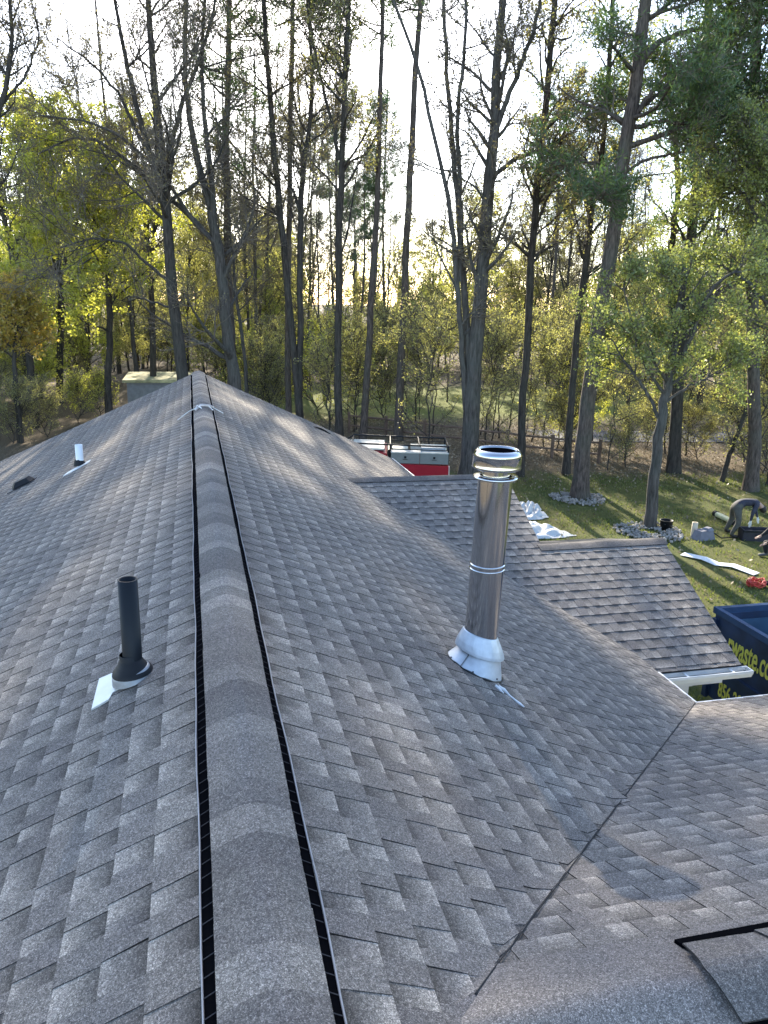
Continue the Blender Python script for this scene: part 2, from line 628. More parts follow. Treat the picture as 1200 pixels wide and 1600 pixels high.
slab(mb, [(1.5, 10.85, z1), (3.9, 6.63, ze), (5.56, 6.63, ze), (6.03, 8.975, z1 - SP * 1.875), (4.24, 8.978, z1 - SP * 1.872), (4.46, 10.85, z1)], 0.1)
slab(mb, [(1.5, 10.853, z1), (4.46, 10.853, z1), (4.46, 13.2, z1 - .46 * 2.35), (1.5, 13.2, z1 - .46 * 2.35)], 0.1)
slab(mb, [(4.3, 8.985, z1 - SP * 1.87), (6.03, 8.985, z1 - SP * 1.87), (6.03, 10.6, z1 - SP * 1.87 - .3 * 1.6), (4.3, 10.6, z1 - SP * 1.87 - .3 * 1.6)], 0.1)
porch_roof = mb.build('low_gable_roof', WOOD, house)

# individual shingles: the 300 that show largest; the rest one field per roof
inview = []
for i, s in enumerate(strips):
    mid = s[0].mean(0) - CAM
    z = mid @ FW
    px = 600 + FPX * (mid @ RT) / z; py = 800 - FPX * (mid @ UP) / z
    ok = z > 0.3 and -60 < px < 1260 and -50 < py < 1680
    inview.append(s[3] if (ok and s[4] == 'main') else 1e6 + s[3])
order = np.argsort(inview)
single = set(order[:300].tolist())
for i in order[:300]:
    V, Q, Cl, d, wh = strips[i]
    link('shingle', npmesh('shingle', V, [Q], SH, col=Cl), main_roof)
for wh, par in (('main', main_roof), ('porch', porch_roof)):
    Vs, Qs, Cs, b = [], [], [], 0
    for i, (V, Q, Cl, d, k) in enumerate(strips):
        if k != wh or i in single: continue
        Vs.append(V); Qs.append(Q + b); Cs.append(Cl); b += len(V)
    o = link('shingle_field', npmesh('shingle_field', np.concatenate(Vs), [np.concatenate(Qs)], SH, col=np.concatenate(Cs)), par)
    o['kind'] = 'stuff'

# smooth wrap of shingles over the start of the cross ridge
nx, ny = 14, 26
xs = np.linspace(0.165, 9.5, 40); xs = np.concatenate([np.linspace(0.45, 1.6, 24), np.linspace(1.8, 9.5, 8)])
ys = np.linspace(-1.2, 0.40, ny) * 0 + np.concatenate([np.linspace(-2.5, -0.4, 6), np.linspace(-0.34, 0.25, ny - 6)])
V, Cl = [], []
for x in xs:
    for dy in ys:
        y = YC + dy
        zc = float(cross_z(y) - drop(x))
        zm = float(main_z(x))
        z = max(zc, zm) + 0.012 + 0.003 * math.sin(x * 9) - 0.012 * max(0, (0.60 - x) / 0.15)
        V.append((x, y, z + RIDGE))
        Cl.append((0.35 + 0.15 * math.sin(x * 3 + dy * 7), 0, 0, 1))
ni = len(ys)
F = [(i * ni + j, (i + 1) * ni + j, (i + 1) * ni + j + 1, i * ni + j + 1) for i in range(len(xs) - 1) for j in range(ni - 1)]
link('ridge_wrap', npmesh('ridge_wrap', np.array(V), [F], SH, smooth=True, col=Cl), main_roof)

# dark cut edge of the valley
mb = MB()
pts = []
for k in range(60):
    x = 0.56 + (4.41 - 0.56) * k / 59
    y = ycut(x)
    z = max(float(main_z(x)), float(cross_z(y) - drop(x)))
    pts.append((x + 0.004 + 0.0012 * math.sin(k * 2.1), y - 0.004 + 0.0012 * math.sin(k * 1.3), z + RIDGE + 0.0135))
mb.tube(pts, 0.0025, 5)
mb.build('valley_edge', simple('asphalt_cut_edge', (0.02, 0.02, 0.022), 0.9), main_roof)

# ridge vent: black slotted plastic strip and arched cap shingles
mb = MB()
lipm = MB()
for sgn in (-1, 1):
    for (xi, xo, zb, zt) in ((0.128, 0.160, 0.0, 0.019),):
        # black body of the slot
        A = [(sgn * xi, zt), (sgn * xo, zt - 0.008), (sgn * xo, -S * xo + 0.0), (sgn * xi, -S * xi)]
    P = []
    for y in (-1.2, YE - 0.25):
        P += [(sgn * 0.124, y, RIDGE - 0.124 * S + 0.026), (sgn * 0.136, y, RIDGE - 0.136 * S + 0.009), (sgn * 0.168, y, RIDGE - 0.168 * S + 0.011), (sgn * 0.166, y, RIDGE - 0.166 * S - 0.004)]
    F = [(0, 1, 5, 4), (1, 2, 6, 5), (2, 3, 7, 6), (0, 3, 2, 1), (4, 5, 6, 7)]
    mb.add(P, F)
    # small ribs across the slot
    y = -1.0 if sgn < 0 else -0.95
    # wobbling outer lip
    yy = np.linspace(-1.2, YE - 0.25, 90)
    wob = 0.0025 * np.sin(yy * 3.1 + sgn) + 0.002 * np.sin(yy * 7.7)
    lp = [(sgn * (0.169 + wb), y_, RIDGE - 0.169 * S + 0.015) for y_, wb in zip(yy, wob)]
    lipm.tube(lp, 0.0034, 5)
SLOT = simple('matt_black_slot', (0.004, 0.004, 0.005), 1.0, 0, 0.1, 20, spec=0.0)
vent = mb.build('ridge_vent', SLOT, main_roof)
lipm.build('vent_lip', simple('grey_vent_lip', (0.30, 0.30, 0.31), 0.6), vent)
rb = MB()
for sgn in (-1, 1):
    for k in range(170):
        y = 0.2 + k * 0.06
        rb.add([(sgn * 0.128, y, RIDGE - .128 * S + 0.020), (sgn * 0.128, y + .004, RIDGE - .128 * S + 0.020), (sgn * 0.164, y + .004, RIDGE - .164 * S + 0.0145), (sgn * 0.164, y, RIDGE - .164 * S + 0.0145)], [(0, 1, 2, 3)])
o = rb.build('vent_rib', simple('dark_rib', (0.03, 0.03, 0.035), 0.8, spec=0.1), vent); o['kind'] = 'stuff'


def cap_mesh(y0, y1, hw, tone, rg, lift0, lift1, crown=0.034, slope=S, flat=0.0):
    """arched cap shingle along +Y, centre at x=0,z=0 (ridge apex)"""
    n = 12
    V, Cl = [], []
    for (y, lf) in ((y0, lift0), ((y0 + y1) / 2, (lift0 + lift1) / 2), (y1, lift1)):
        for i in range(n + 1):
            x = -hw + 2 * hw * i / n
            ax = abs(x)
            r = 0.045
            z = -slope * (math.sqrt(ax * ax + r * r) - r) + crown - 0.008 * (ax / hw) ** 2
            V.append((x, y, z + lf)); Cl.append((tone, (1 - tone) * 0.28, 0, 1))
    m_ = n + 1
    F = []
    for k in range(2):
        for i in range(n):
            F.append((k * m_ + i, k * m_ + i + 1, (k + 1) * m_ + i + 1, (k + 1) * m_ + i))
    nb = len(V)
    # far butt and side edges
    e = []
    for i in range(n + 1):
        x, y, z = V[2 * m_ + i]
        V.append((x, y, z - 0.006)); Cl.append((tone, 0, 1, 1)); e.append(nb + i)
    for i in range(n): F.append((2 * m_ + i, 2 * m_ + i + 1, nb + i + 1, nb + i))
    for i in (0, n):
        b = len(V)
        for k in range(3):
            x, y, z = V[k * m_ + i]
            V.append((x, y, z)); Cl.append((tone, 0, 1, 1))
            V.append((x, y, z - 0.006)); Cl.append((tone, 0, 1, 1))
        for k in range(2): F.append((b + 2 * k, b + 2 * k + 1, b + 2 * k + 3, b + 2 * k + 2))
    b = len(V)
    for i in range(n + 1):
        x, y, z = V[i]
        V.append((x, y, z)); Cl.append((tone, 0, 1, 1)); V.append((x, y, z - 0.006)); Cl.append((tone, 0, 1, 1))
    for i in range(n): F.append((b + 2 * i, b + 2 * i + 1, b + 2 * i + 3, b + 2 * i + 2))
    return np.array(V), F, Cl


y = -1.1
while y < YE - 0.15:
    y1 = min(y + 0.1435, YE - .1)
    tone = rs.uniform(0.08, 0.85)
    V, F, Cl = cap_mesh(y - 0.05, y1, 0.133 + rs.uniform(-.0015, .0015), tone, rs, -0.0015, 0.0022 + rs.uniform(-.001, .001), crown=0.034)
    V[:, 2] += RIDGE; V[:, 0] += rs.uniform(-.001, .001)
    link('ridge_cap', npmesh('ridge_cap', V, [F], SH, smooth=False, col=Cl), main_roof)
    y = y1

# cross ridge: vent and two or three large caps at lower right
XV = 1.215
mb = MB()
for sgn in (-1, 1):
    P = []
    for x in (XV + 0.025, 9.4):
        P += [(x, YC + sgn * 0.10, RIDGE + ZC - 0.10 * SC + 0.040), (x, YC + sgn * 0.150, RIDGE + ZC - 0.150 * SC + 0.030), (x, YC + sgn * 0.190, RIDGE + ZC - 0.180 * SC + 0.026), (x, YC + sgn * 0.190, RIDGE + ZC - 0.180 * SC - 0.004)]
    F = [(0, 1, 5, 4), (1, 2, 6, 5), (2, 3, 7, 6), (0, 3, 2, 1), (4, 5, 6, 7)]
    if sgn < 0: F = [tuple(reversed(f)) for f in F]
    mb.add(P, F)
vent2 = mb.build('ridge_vent', SLOT, main_roof)
x = XV - 0.02
k = 0
while x < 3.2:
    L = 0.145
    V, F, Cl = cap_mesh(0.0, L + 0.05, 0.135, 0.4 + 0.2 * rs.uniform(-1, 1), rs, 0.010, 0.004)
    # curl the first cap's free corner edge
    W = np.stack([x + V[:, 1] + (0.03 * np.abs(V[:, 0]) / 0.135 if k == 0 else 0.012 * np.sin(V[:, 0] * 14)), YC - V[:, 0], V[:, 2] + RIDGE + ZC - 0.012 + 0.0045 * (k % 2 == 0)], -1)
    W[:, 2] += 0.006
    link('ridge_cap', npmesh('ridge_cap', W, [F], SH, col=Cl), main_roof)
    x += L; k += 1

# caps along the two low gables' ridges
for (xa, xb, yy_, zz_) in ((1.93, 4.47, 10.85, RIDGE - 0.914), (4.22, 6.05, 8.975, RIDGE - 0.914 - SP * 1.875)):
    x = xa
    while x < xb - 0.02:
        x1 = min(x + 0.143, xb)
        tone = rs.uniform(0.0, 0.25)
        V, F, Cl = cap_mesh(x - 0.03, x1, 0.14, tone, rs, 0.0, 0.003, crown=0.012, slope=SP)
        W = np.stack([V[:, 1], yy_ - V[:, 0], V[:, 2] + zz_], -1)
        link('ridge_cap', npmesh('ridge_cap', W, [F], SH, col=Cl), porch_roof)
        x = x1

# eave trims, walls, gutter, porch column
mb = MB()
zE = RIDGE - S * EX


def bar(mb, a, b, wdt, hgt, mi=0):
    a = Vector(a); b = Vector(b); d = (b - a); L = d.length
    q = d.to_track_quat('X', 'Z').to_matrix()
    mb.box((a + b) / 2, (L, wdt, hgt), mi, M=q)


bar(mb, (EX + 0.035, 5.80, zE - 0.030), (EX + 0.035, 6.45, zE - 0.030), 0.05, 0.045)
bar(mb, (EX + 0.035, 13.4, zE - 0.030), (EX + 0.035, YE + .04, zE - 0.030), 0.05, 0.045)
bar(mb, (-EX - 0.035, -1.2, zE - 0.030), (-EX - 0.035, YE + .04, zE - 0.030), 0.05, 0.045)
bar(mb, (EX + .06, 5.79, zE - 0.030), (9.5, 5.79, zE - 0.030), 0.05, 0.045)
bar(mb, (EX + 0.012, 5.80, zE - 0.13), (EX + 0.012, 6.45, zE - 0.13), 0.02, 0.15)
bar(mb, (EX + 0.012, 13.4, zE - 0.13), (EX + 0.012, YE, zE - 0.13), 0.02, 0.15)
bar(mb, (0.0, YE + .02, RIDGE - .035), (EX, YE + .02, zE - .035), 0.03, 0.06)
bar(mb, (0.0, YE + .02, RIDGE - .035), (-EX, YE + .02, zE - .035), 0.03, 0.06)
mb.build('drip_edge', WHITE, house)
mb = MB()
mb.box((0, (YE - .3 - 1.2) / 2, 1.3), (2 * EX - 0.9, YE - .3 + 1.2, 2.6))
mb.box((6.6, 2.2, 1.3), (5.8, 5.6, 2.6))
# gable triangle
gx = EX - .45
mb.add([(-gx, YE - .3, 2.6), (gx, YE - .3, 2.6), (0, YE - .3, RIDGE - .12), (-gx, YE - .1 - .3, 2.6), (gx, YE - .4, 2.6), (0, YE - .4, RIDGE - .12)], [(1, 0, 2), (3, 4, 5)])
mb.build('wall', SIDING, house)
# low gable end walls
mb = MB()
mb.add([(4.36, 6.9, 2.6), (4.10, 6.9, 2.6), (4.2, 10.85, z1 - .1), (4.36, 10.85, z1 - .1), (4.36, 13, 2.7)], [(0, 1, 2, 3), (0, 3, 4)])
mb.box((5.2, 9.9, 1.25), (1.2, 1.6, 2.5))
mb.build('porch_wall', SIDING, house)
# gutter
gz = ze - 0.03
mb = MB()
ga, gb = 4.40, 5.64
prof = [(0, 0.0), (0, -0.085), (-0.10, -0.085), (-0.125, -0.03), (-0.125, 0.0), (-0.112, 0.0), (-0.112, -0.028), (-0.09, -0.074), (-0.012, -0.074), (-0.012, 0.0)]
V = []
for x in (ga, gb):
    for (dy, dz) in prof: V.append((x, 6.60 + dy, gz + dz))
n_ = len(prof)
F = [(i, (i + 1) % n_, n_ + (i + 1) % n_, n_ + i) for i in range(n_)]
mb.add(V, F)
mb.add([(gb, 6.60, gz), (gb, 6.60, gz - .085), (gb, 6.50, gz - .085), (gb, 6.475, gz - .03), (gb, 6.475, gz), (gb + .012, 6.60, gz), (gb + .012, 6.60, gz - .085), (gb + .012, 6.50, gz - .085), (gb + .012, 6.475, gz - .03), (gb + .012, 6.475, gz)],
       [(0, 1, 2, 3, 4), (9, 8, 7, 6, 5), (0, 4, 9, 5), (4, 3, 8, 9), (3, 2, 7, 8), (2, 1, 6, 7), (1, 0, 5, 6)])
gut = mb.build('gutter', WHITE, house)
for x in (4.86, 5.42):
    h_ = MB(); h_.box((x, 6.538, gz - 0.004), (0.022, 0.125, 0.006)); h_.build('hanger', WHITE, gut)
d_ = MB(); d_.add([(ga, 6.592, gz - .05), (gb, 6.592, gz - .05), (gb, 6.487, gz - .05), (ga, 6.487, gz - .05)], [(0, 3, 2, 1)])
d_.build('gutter_water', simple('wet_leaf_grime', (0.05, 0.06, 0.05), 0.3), gut)
mb = MB(); mb.box((5.09, 6.9, 1.25), (0.12, 0.12, 2.5)); mb.box((5.09, 6.9, 0.08), (0.18, 0.18, 0.16)); mb.box((5.09, 6.9, 2.42), (0.17, 0.17, 0.1))
mb.build('porch_column', WHITE, house)
mb = MB(); mb.box((5.0, 7.9, 2.44), (1.0, 2.3, 0.05)); mb.build('soffit', WHITE, house)

# small dark roof louvre near the far end
mb = MB()
px_, py_ = 2.60, 16.75
zz = RIDGE - S * px_
n_ = 10
V = []
for (dy, hh) in ((0.0, 0.045), (0.5, 0.01)):
    for i in range(n_ + 1):
        t = -0.2 + 0.4 * i / n_
        V.append((px_ + t, py_ + dy, zz - S * t + 0.012 + hh * max(0, 1 - (t / 0.2) ** 2)))
mb.add(V, [(i, i + 1, n_ + 2 + i, n_ + 1 + i) for i in range(n_)], 0, True)
V2 = [(px_ + (-.2 + .4 * i / n_), py_ + 0.01, zz - S * (-.2 + .4 * i / n_) + 0.002) for i in range(n_ + 1)]
mb.add(V[:n_ + 1] + V2, [(i, n_ + 1 + i, n_ + 2 + i, i + 1) for i in range(n_)], 1)
hump = mb.build('roof_louvre', [SH, BLACKP], main_roof)


# ------------------------------------------------------------------ things on the roof
def roofz(x, y):
    return RIDGE - S * abs(x)


def slope_frame(x, y):
    """matrix with local z along the roof normal"""
    s = 1 if x > 0 else -1
    dx = Vector((s * CO, 0, -S * CO)); dn = Vector((s * S * CO, 0, CO)); dy = dn.cross(dx)
    return Matrix((dx, dy, dn)).transposed()


# steel chimney
cx, cy = 1.667, 4.474
cb = roofz(cx, cy)
ch = empty('chimney_pipe', (cx, cy, cb), 'tall polished steel chimney pipe with a flared cap on the right slope', 'chimney')
mb = MB()
zt = RIDGE + 0.56
mb.lathe((cx, cy, 0), [(0.109, RIDGE - 0.60), (0.109, RIDGE - 0.045)], 48)
mb.lathe((cx, cy, 0), [(0.109, RIDGE - 0.030), (0.109, zt)], 48)
mb.build('pipe', STEEL, ch)
for z0 in (-0.048, -0.018):
    b_ = MB(); b_.lathe((cx, cy, 0), [(0.108, RIDGE + z0 - .006), (0.1155, RIDGE + z0 - .003), (0.1155, RIDGE + z0 + .003), (0.108, RIDGE + z0 + .006)], 48)
    b_.build('seam_band', STEEL, ch)
b_ = MB(); b_.lathe((cx, cy, 0), [(0.1105, RIDGE - .046), (0.1105, RIDGE - .020)], 48); b_.build('joint_sleeve', STEEL, ch)
b_ = MB(); b_.lathe((cx, cy, 0), [(0.109, RIDGE + .545), (0.138, RIDGE + .548), (0.143, RIDGE + .556), (0.138, RIDGE + .565), (0.10, RIDGE + .566)], 48)
b_.build('draft_ring', STEEL, ch)
b_ = MB(); b_.lathe((cx, cy, 0), [(0.088, RIDGE + .56), (0.088, RIDGE + .66)], 40); b_.build('neck', STEEL, ch)
b_ = MB(); b_.lathe((cx, cy, 0), [(0.118, RIDGE + .612), (0.150, RIDGE + .614), (0.156, RIDGE + .622), (0.153, RIDGE + .63), (0.153, RIDGE + .693), (0.156, RIDGE + .697), (0.128, RIDGE + .735), (0.122, RIDGE + .733), (0.118, RIDGE + .70), (0.118, RIDGE + .66)], 48)
capo = b_.build('flared_cap', STEEL, ch)
b_ = MB(); b_.lathe((cx, cy, 0), [(0.121, RIDGE + .722), (0.06, RIDGE + .70), (0.0005, RIDGE + .697)], 40); b_.build('cap_dark_hole', SLOT, capo)  # black disc: the dark hollow inside the cap is put into its colour
# storm collar, pleated
n_ = 56
prof = [(0.111, -0.500), (0.118, -0.507), (0.150, -0.575), (0.163, -0.612), (0.167, -0.630), (0.160, -0.633)]
V = []
for k, (r, z) in enumerate(prof):
    for i in range(n_):
        a = 2 * math.pi * i / n_
        rr = r * (1 + (0.006 * math.cos(14 * a) if k in (1, 2) else 0))
        V.append((cx + rr * math.cos(a) , cy + rr * math.sin(a), RIDGE + z - 0.05 * (rr * math.cos(a)) / 0.167))
F = [(k * n_ + i, k * n_ + (i + 1) % n_, (k + 1) * n_ + (i + 1) % n_, (k + 1) * n_ + i) for k in range(len(prof) - 1) for i in range(n_)]
b_ = MB(); b_.add(V, F, 0, False); b_.build('storm_collar', GALV, ch)
# skirt cone cut by the roof slope
V = []
for k in range(2):
    for i in range(n_):
        a = 2 * math.pi * i / n_
        if k == 0:
            x_, y_ = cx + 0.135 * math.cos(a), cy + 0.135 * math.sin(a); z_ = RIDGE - 0.612
        else:
            x_, y_ = cx - 0.03 + 0.185 * math.cos(a), cy + 0.195 * math.sin(a); z_ = roofz(x_, y_) + 0.008
        V.append((x_, y_, z_))
b_ = MB(); b_.add(V, [(i, (i + 1) % n_, n_ + (i + 1) % n_, n_ + i) for i in range(n_)], 0, True)
skirt = b_.build('flashing_cone', GALV, ch)
b_ = MB()
for i0 in (30, 31):
    pass
b_.tube([Vector(V[34]) * 1.0 + Vector((-.002, -.002, 0)), Vector(V[n_ + 34]) + Vector((-.004, -.004, .004))], 0.0035, 5); b_.build('seam', simple('dark_seam_metal', (0.16, 0.17, 0.18), .5, .6), skirt)  # thin darker metal strip along the seam of the cone
for i0 in range(2, n_, 9):
    p_ = Vector(V[n_ + i0]) * 0.88 + Vector(V[i0]) * 0.12
    d_ = Vector((math.cos(2 * math.pi * i0 / n_), math.sin(2 * math.pi * i0 / n_), 0.1))
    b_ = MB(); b_.tube([p_ - d_ * .003, p_ + d_ * .006], 0.006, 8); b_.build('screw', STEELD, skirt)
b_ = MB()
pts = [(cx - 0.03 + 0.190 * math.cos(2 * math.pi * i / 40), cy + 0.200 * math.sin(2 * math.pi * i / 40), roofz(cx - 0.03 + 0.190 * math.cos(2 * math.pi * i / 40), 0) + 0.012) for i in range(41)]
b_.tube(pts, [0.007 + 0.003 * math.sin(i * 1.7) for i in range(41)], 6); b_.build('tar_bead', simple('black_roof_tar', (0.012, 0.012, 0.012), 0.4), skirt)
b_ = MB()
mz = 0.016
sp_ = [(1.70, 4.20), (1.735, 4.19), (1.75, 4.12), (1.768, 4.08), (1.785, 4.04), (1.80, 4.01)]
b_.tube([(x_, y_, roofz(x_, y_) + mz) for x_, y_ in sp_], [0.016, 0.014, 0.006, 0.006, 0.009, 0.004], 6)
b_.tube([(1.69, 4.215, roofz(1.69, 0) + mz), (1.70, 4.16, roofz(1.70, 0) + mz), (1.71, 4.13, roofz(1.71, 0) + mz)], [0.010, 0.008, 0.004], 6)
b_.build('sealant_smear', simple('white_sealant', (0.75, 0.75, 0.73), 0.5), ch)

for c_ in list(ch.children):        # the pipe leans slightly toward the eave
    if c_.name.split('.')[0] in ('pipe', 'seam_band', 'joint_sleeve', 'draft_ring', 'neck', 'flared_cap'):
        me_ = c_.data
        co_ = np.empty(len(me_.vertices) * 3, dtype=np.float32); me_.vertices.foreach_get('co', co_)
        co_ = co_.reshape(-1, 3); co_[:, 0] += (co_[:, 2] - (RIDGE - 0.55)) * 0.030
        me_.vertices.foreach_set('co', co_.ravel()); me_.update()
        for g_ in c_.children:
            g_.location.x += 1.27 * 0.030

# black plumbing pipe on the left slope
x_, y_ = -0.468, 3.651
zb = roofz(x_, y_)
pp = empty('plumbing_vent', (x_, y_, zb), 'tall black plumbing vent pipe with rubber boot on the near left slope', 'vent pipe')
b_ = MB(); b_.lathe((x_, y_, 0), [(0.046, zb - .05), (0.046, RIDGE + 0.303), (0.0385, RIDGE + 0.303), (0.0385, RIDGE + 0.10), (0.0005, RIDGE + .10)], 36)
ABS = simple('black_abs_pipe', (0.006, 0.009, 0.013), 0.5, 0, 0.15, 5, spec=0.25)
b_.build('pipe', ABS, pp)
MF = slope_frame(x_, y_)
o_ = Vector((x_, y_, zb))
def tilt(k):    # blends from the slope normal to vertical
    return Matrix.Rotation(-(1 - k) * math.atan(S), 3, 'Y') if x_ < 0 else Matrix.Rotation((1 - k) * math.atan(S), 3, 'Y')
b_ = MB(); b_.lathe(o_, [(0.098, 0.036), (0.092, 0.052), (0.078, 0.060), (0.070, 0.078), (0.064, 0.082), (0.056, 0.104), (0.050, 0.108), (0.0495, 0.134), (0.0465, 0.136)], 36, M=Matrix.Rotation(-0.10, 3, 'Y'))
b_.build('rubber_boot', BLACKP, pp)
b_ = MB(); b_.lathe(o_, [(0.104, 0.010), (0.094, 0.040), (0.088, 0.050), (0.080, 0.050)], 40, M=tilt(0.25))
b_.build('metal_collar', simple('dull_lead_collar', (0.30, 0.31, 0.32), .5, .4, .2, 20), pp)
b_ = MB()
FL = [(-0.655, 3.515), (-0.652, 3.824), (-0.50, 3.80), (-0.45, 3.70), (-0.49, 3.60), (-0.562, 3.585), (-0.575, 3.53)]
top = [(a, c, roofz(a, c) + 0.014) for a, c in FL]; bot = [(a, c, roofz(a, c) + 0.004) for a, c in FL]
n_ = len(FL)
b_.add(top + bot, [tuple(range(n_))[::-1]] + [(i, (i + 1) % n_, n_ + (i + 1) % n_, n_ + i) for i in range(n_)])
b_.build('flashing_sheet', simple('pale_aluminium_flashing', (0.70, 0.70, 0.66), 0.5, 0.3, 0.05, 12), pp)

# white PVC vent
x_, y_ = -1.745, 11.66
zb = roofz(x_, y_)
pv = empty('plumbing_vent', (x_, y_, zb), 'short white plastic vent pipe with black collar on the far left slope', 'vent pipe')
b_ = MB(); b_.lathe((x_, y_, 0), [(0.052, zb), (0.052, zb + 0.31), (0.045, zb + .31), (0.045, zb + .15), (0.001, zb + .15)], 28); b_.build('pipe', PVC, pv)
b_ = MB(); b_.lathe((x_, y_, zb), [(0.09, 0.02), (0.075, 0.055), (0.056, 0.09), (0.053, 0.10)], 28, M=Matrix.Rotation(-0.2, 3, 'Y')); b_.build('rubber_boot', BLACKP, pv)
b_ = MB()
FL = [(-1.94, 11.36), (-1.90, 11.52), (-1.74, 11.62), (-1.60, 11.72), (-1.60, 11.56), (-1.78, 11.42)]
n_ = len(FL)
b_.add([(a, c, roofz(a, c) + 0.016) for a, c in FL] + [(a, c, roofz(a, c) + 0.004) for a, c in FL], [tuple(range(n_))[::-1]] + [(i, (i + 1) % n_, n_ + (i + 1) % n_, n_ + i) for i in range(n_)])
b_.build('flashing_sheet', WHITE, pv)

# black exhaust hood
x_, y_ = -2.68, 12.35
zb = roofz(x_, y_)
hd = empty('roof_exhaust_hood', (x_, y_, zb), 'low black exhaust hood on the left slope near the far left corner', 'roof vent')
MF = slope_frame(x_, y_)
b_ = MB()
pl = []
for (sx, sy, h0) in ((-.20, -.17, .03), (.12, -.20, .03), (.20, 0.0, .03), (.12, .20, .03), (-.20, .17, .03), (-.27, 0, .03)):
    pl.append(MF @ Vector((sx * .8, sy * .8, h0)) + Vector((x_, y_, zb)))
tp = [MF @ Vector((sx * .5 - .02, sy * .5, .10)) + Vector((x_, y_, zb)) for (sx, sy) in ((-.20, -.17), (.12, -.20), (.20, 0.0), (.12, .20), (-.20, .17), (-.27, 0))]
b_.add(pl + tp, [(i, (i + 1) % 6, 6 + (i + 1) % 6, 6 + i) for i in range(6)] + [tuple(range(6, 12))])
b_.build('hood', BLACKP, hd)
b_ = MB(); b_.box(MF @ Vector((0, 0, .012)) + Vector((x_, y_, zb)), (0.40, 0.36, 0.012), M=MF); b_.build('base_flange', simple('dark_flange', (0.05, 0.05, 0.055), .6), hd)

# twine scrap on the ridge
b_ = MB()
rz0 = RIDGE + 0.045
tw = empty('twine_scrap', (0.06, 11.7, rz0), 'pale frayed twine and sticks lying across the ridge near its far end', 'twine')
TWINE = simple('pale_twine', (0.62, 0.55, 0.52), 0.8, 0, 0.2, 30)
b_.tube([(-0.36, 11.55, RIDGE - .36 * S + .03), (-0.2, 11.6, RIDGE - 0.02), (-0.10, 11.62, rz0 - 0.02), (0.0, 11.68, rz0 + .01), (0.14, 11.8, rz0 - .03), (0.30, 11.95, RIDGE - .3 * S + .04)], 0.007, 5)
b_.build('strand', simple('white_twine', (0.78, 0.77, 0.74), 0.8), tw)
b_ = MB()
b_.tube([(-0.10, 11.5, rz0 - .03), (-0.03, 11.66, rz0 + .015), (0.10, 11.72, rz0 + 0.005), (0.16, 11.83, rz0 - .03)], [0.012, 0.018, 0.014, 0.008], 6)
b_.build('stick', TWINE, tw)
b_ = MB(); b_.tube([(-0.11, 11.48, rz0 - .02), (-0.08, 11.62, rz0 + .02), (-0.02, 11.47, rz0 + .0)], 0.009, 5); b_.tube([(0.09, 11.66, rz0), (0.14, 11.50, rz0 - .03)], 0.008, 5)
b_.build('loop', simple('white_twine_loop', (0.75, 0.74, 0.72), 0.8), tw)


# ------------------------------------------------------------------ ground
def ground_material():
    mt, n, l, b = newmat('lawn_and_leaf_litter')
    tc = n.new('ShaderNodeTexCoord'); co = tc.outputs['Object']
    sx = n.new('ShaderNodeSeparateXYZ'); l.new(co, sx.inputs[0])
    n1 = noise(n, l, co, 0.35, 5, 0.6); n2 = noise(n, l, co, 3.0, 5, 0.7); n3 = noise(n, l, co, 22, 4, 0.7)
    grass = mixc(n, l, ramp(n, l, n2, [(0.3, 0.0), (0.7, 1.0)]), (0.070, 0.092, 0.028), (0.150, 0.160, 0.052))
    grass = mixc(n, l, ramp(n, l, n1, [(0.42, 0.0), (0.66, 0.85)]), grass, (0.17, 0.155, 0.055))
    litter = mixc(n, l, ramp(n, l, n3, [(0.35, 0.0), (0.65, 1.0)]), (0.075, 0.055, 0.035), (0.27, 0.215, 0.145))
    # litter begins at the wood's edge (a wavering line), the lawn lies before it
    yy = math_node(n, l, 'ADD', sx.outputs['Y'], math_node(n, l, 'MULTIPLY', math_node(n, l, 'SUBTRACT', n1, 0.5), 9.0))
    xx = math_node(n, l, 'MULTIPLY', sx.outputs['X'], 0.12)
    d = math_node(n, l, 'SUBTRACT', yy, math_node(n, l, 'SUBTRACT', 28.0, xx))
    f = math_node(n, l, 'DIVIDE', d, 2.5, True)
    # left yard is all wood floor
    fl = math_node(n, l, 'DIVIDE', math_node(n, l, 'SUBTRACT', -3.0, sx.outputs['X']), 3.0, True)
    f = math_node(n, l, 'MAXIMUM', f, fl)
    # the bright clearing beyond the fence
    cx_ = math_node(n, l, 'ABSOLUTE', math_node(n, l, 'SUBTRACT', sx.outputs['Y'], 50.0))
    cl = math_node(n, l, 'SUBTRACT', 1.0, math_node(n, l, 'DIVIDE', cx_, 11.0), True)
    cl = math_node(n, l, 'MULTIPLY', cl, math_node(n, l, 'DIVIDE', sx.outputs['X'], 8.0, True))
    cl = math_node(n, l, 'MULTIPLY', cl, 2.0, True)
    c = mixc(n, l, f, grass, litter)
    c = mixc(n, l, cl, c, mixc(n, l, n2, (0.11, 0.14, 0.03), (0.24, 0.24, 0.07)))
    l.new(c, b.inputs['Base Color'])
    b.inputs['Roughness'].default_value = 0.95
    b.inputs['Specular IOR Level'].default_value = 0.15
    bp = n.new('ShaderNodeBump'); bp.inputs['Strength'].default_value = 1.0; bp.inputs['Distance'].default_value = 0.08
    l.new(n3, bp.inputs['Height']); l.new(bp.outputs[0], b.inputs['Normal'])
    return mt


def gz_at(x, y):
    d = np.hypot(x, y)
    far = np.clip((d - 60) / 120, 0, 1)
    return far * far * 0.0 + 0.10 * np.sin(x * 0.21) * np.cos(y * 0.17) * np.clip((d - 20) / 20, 0, 1)


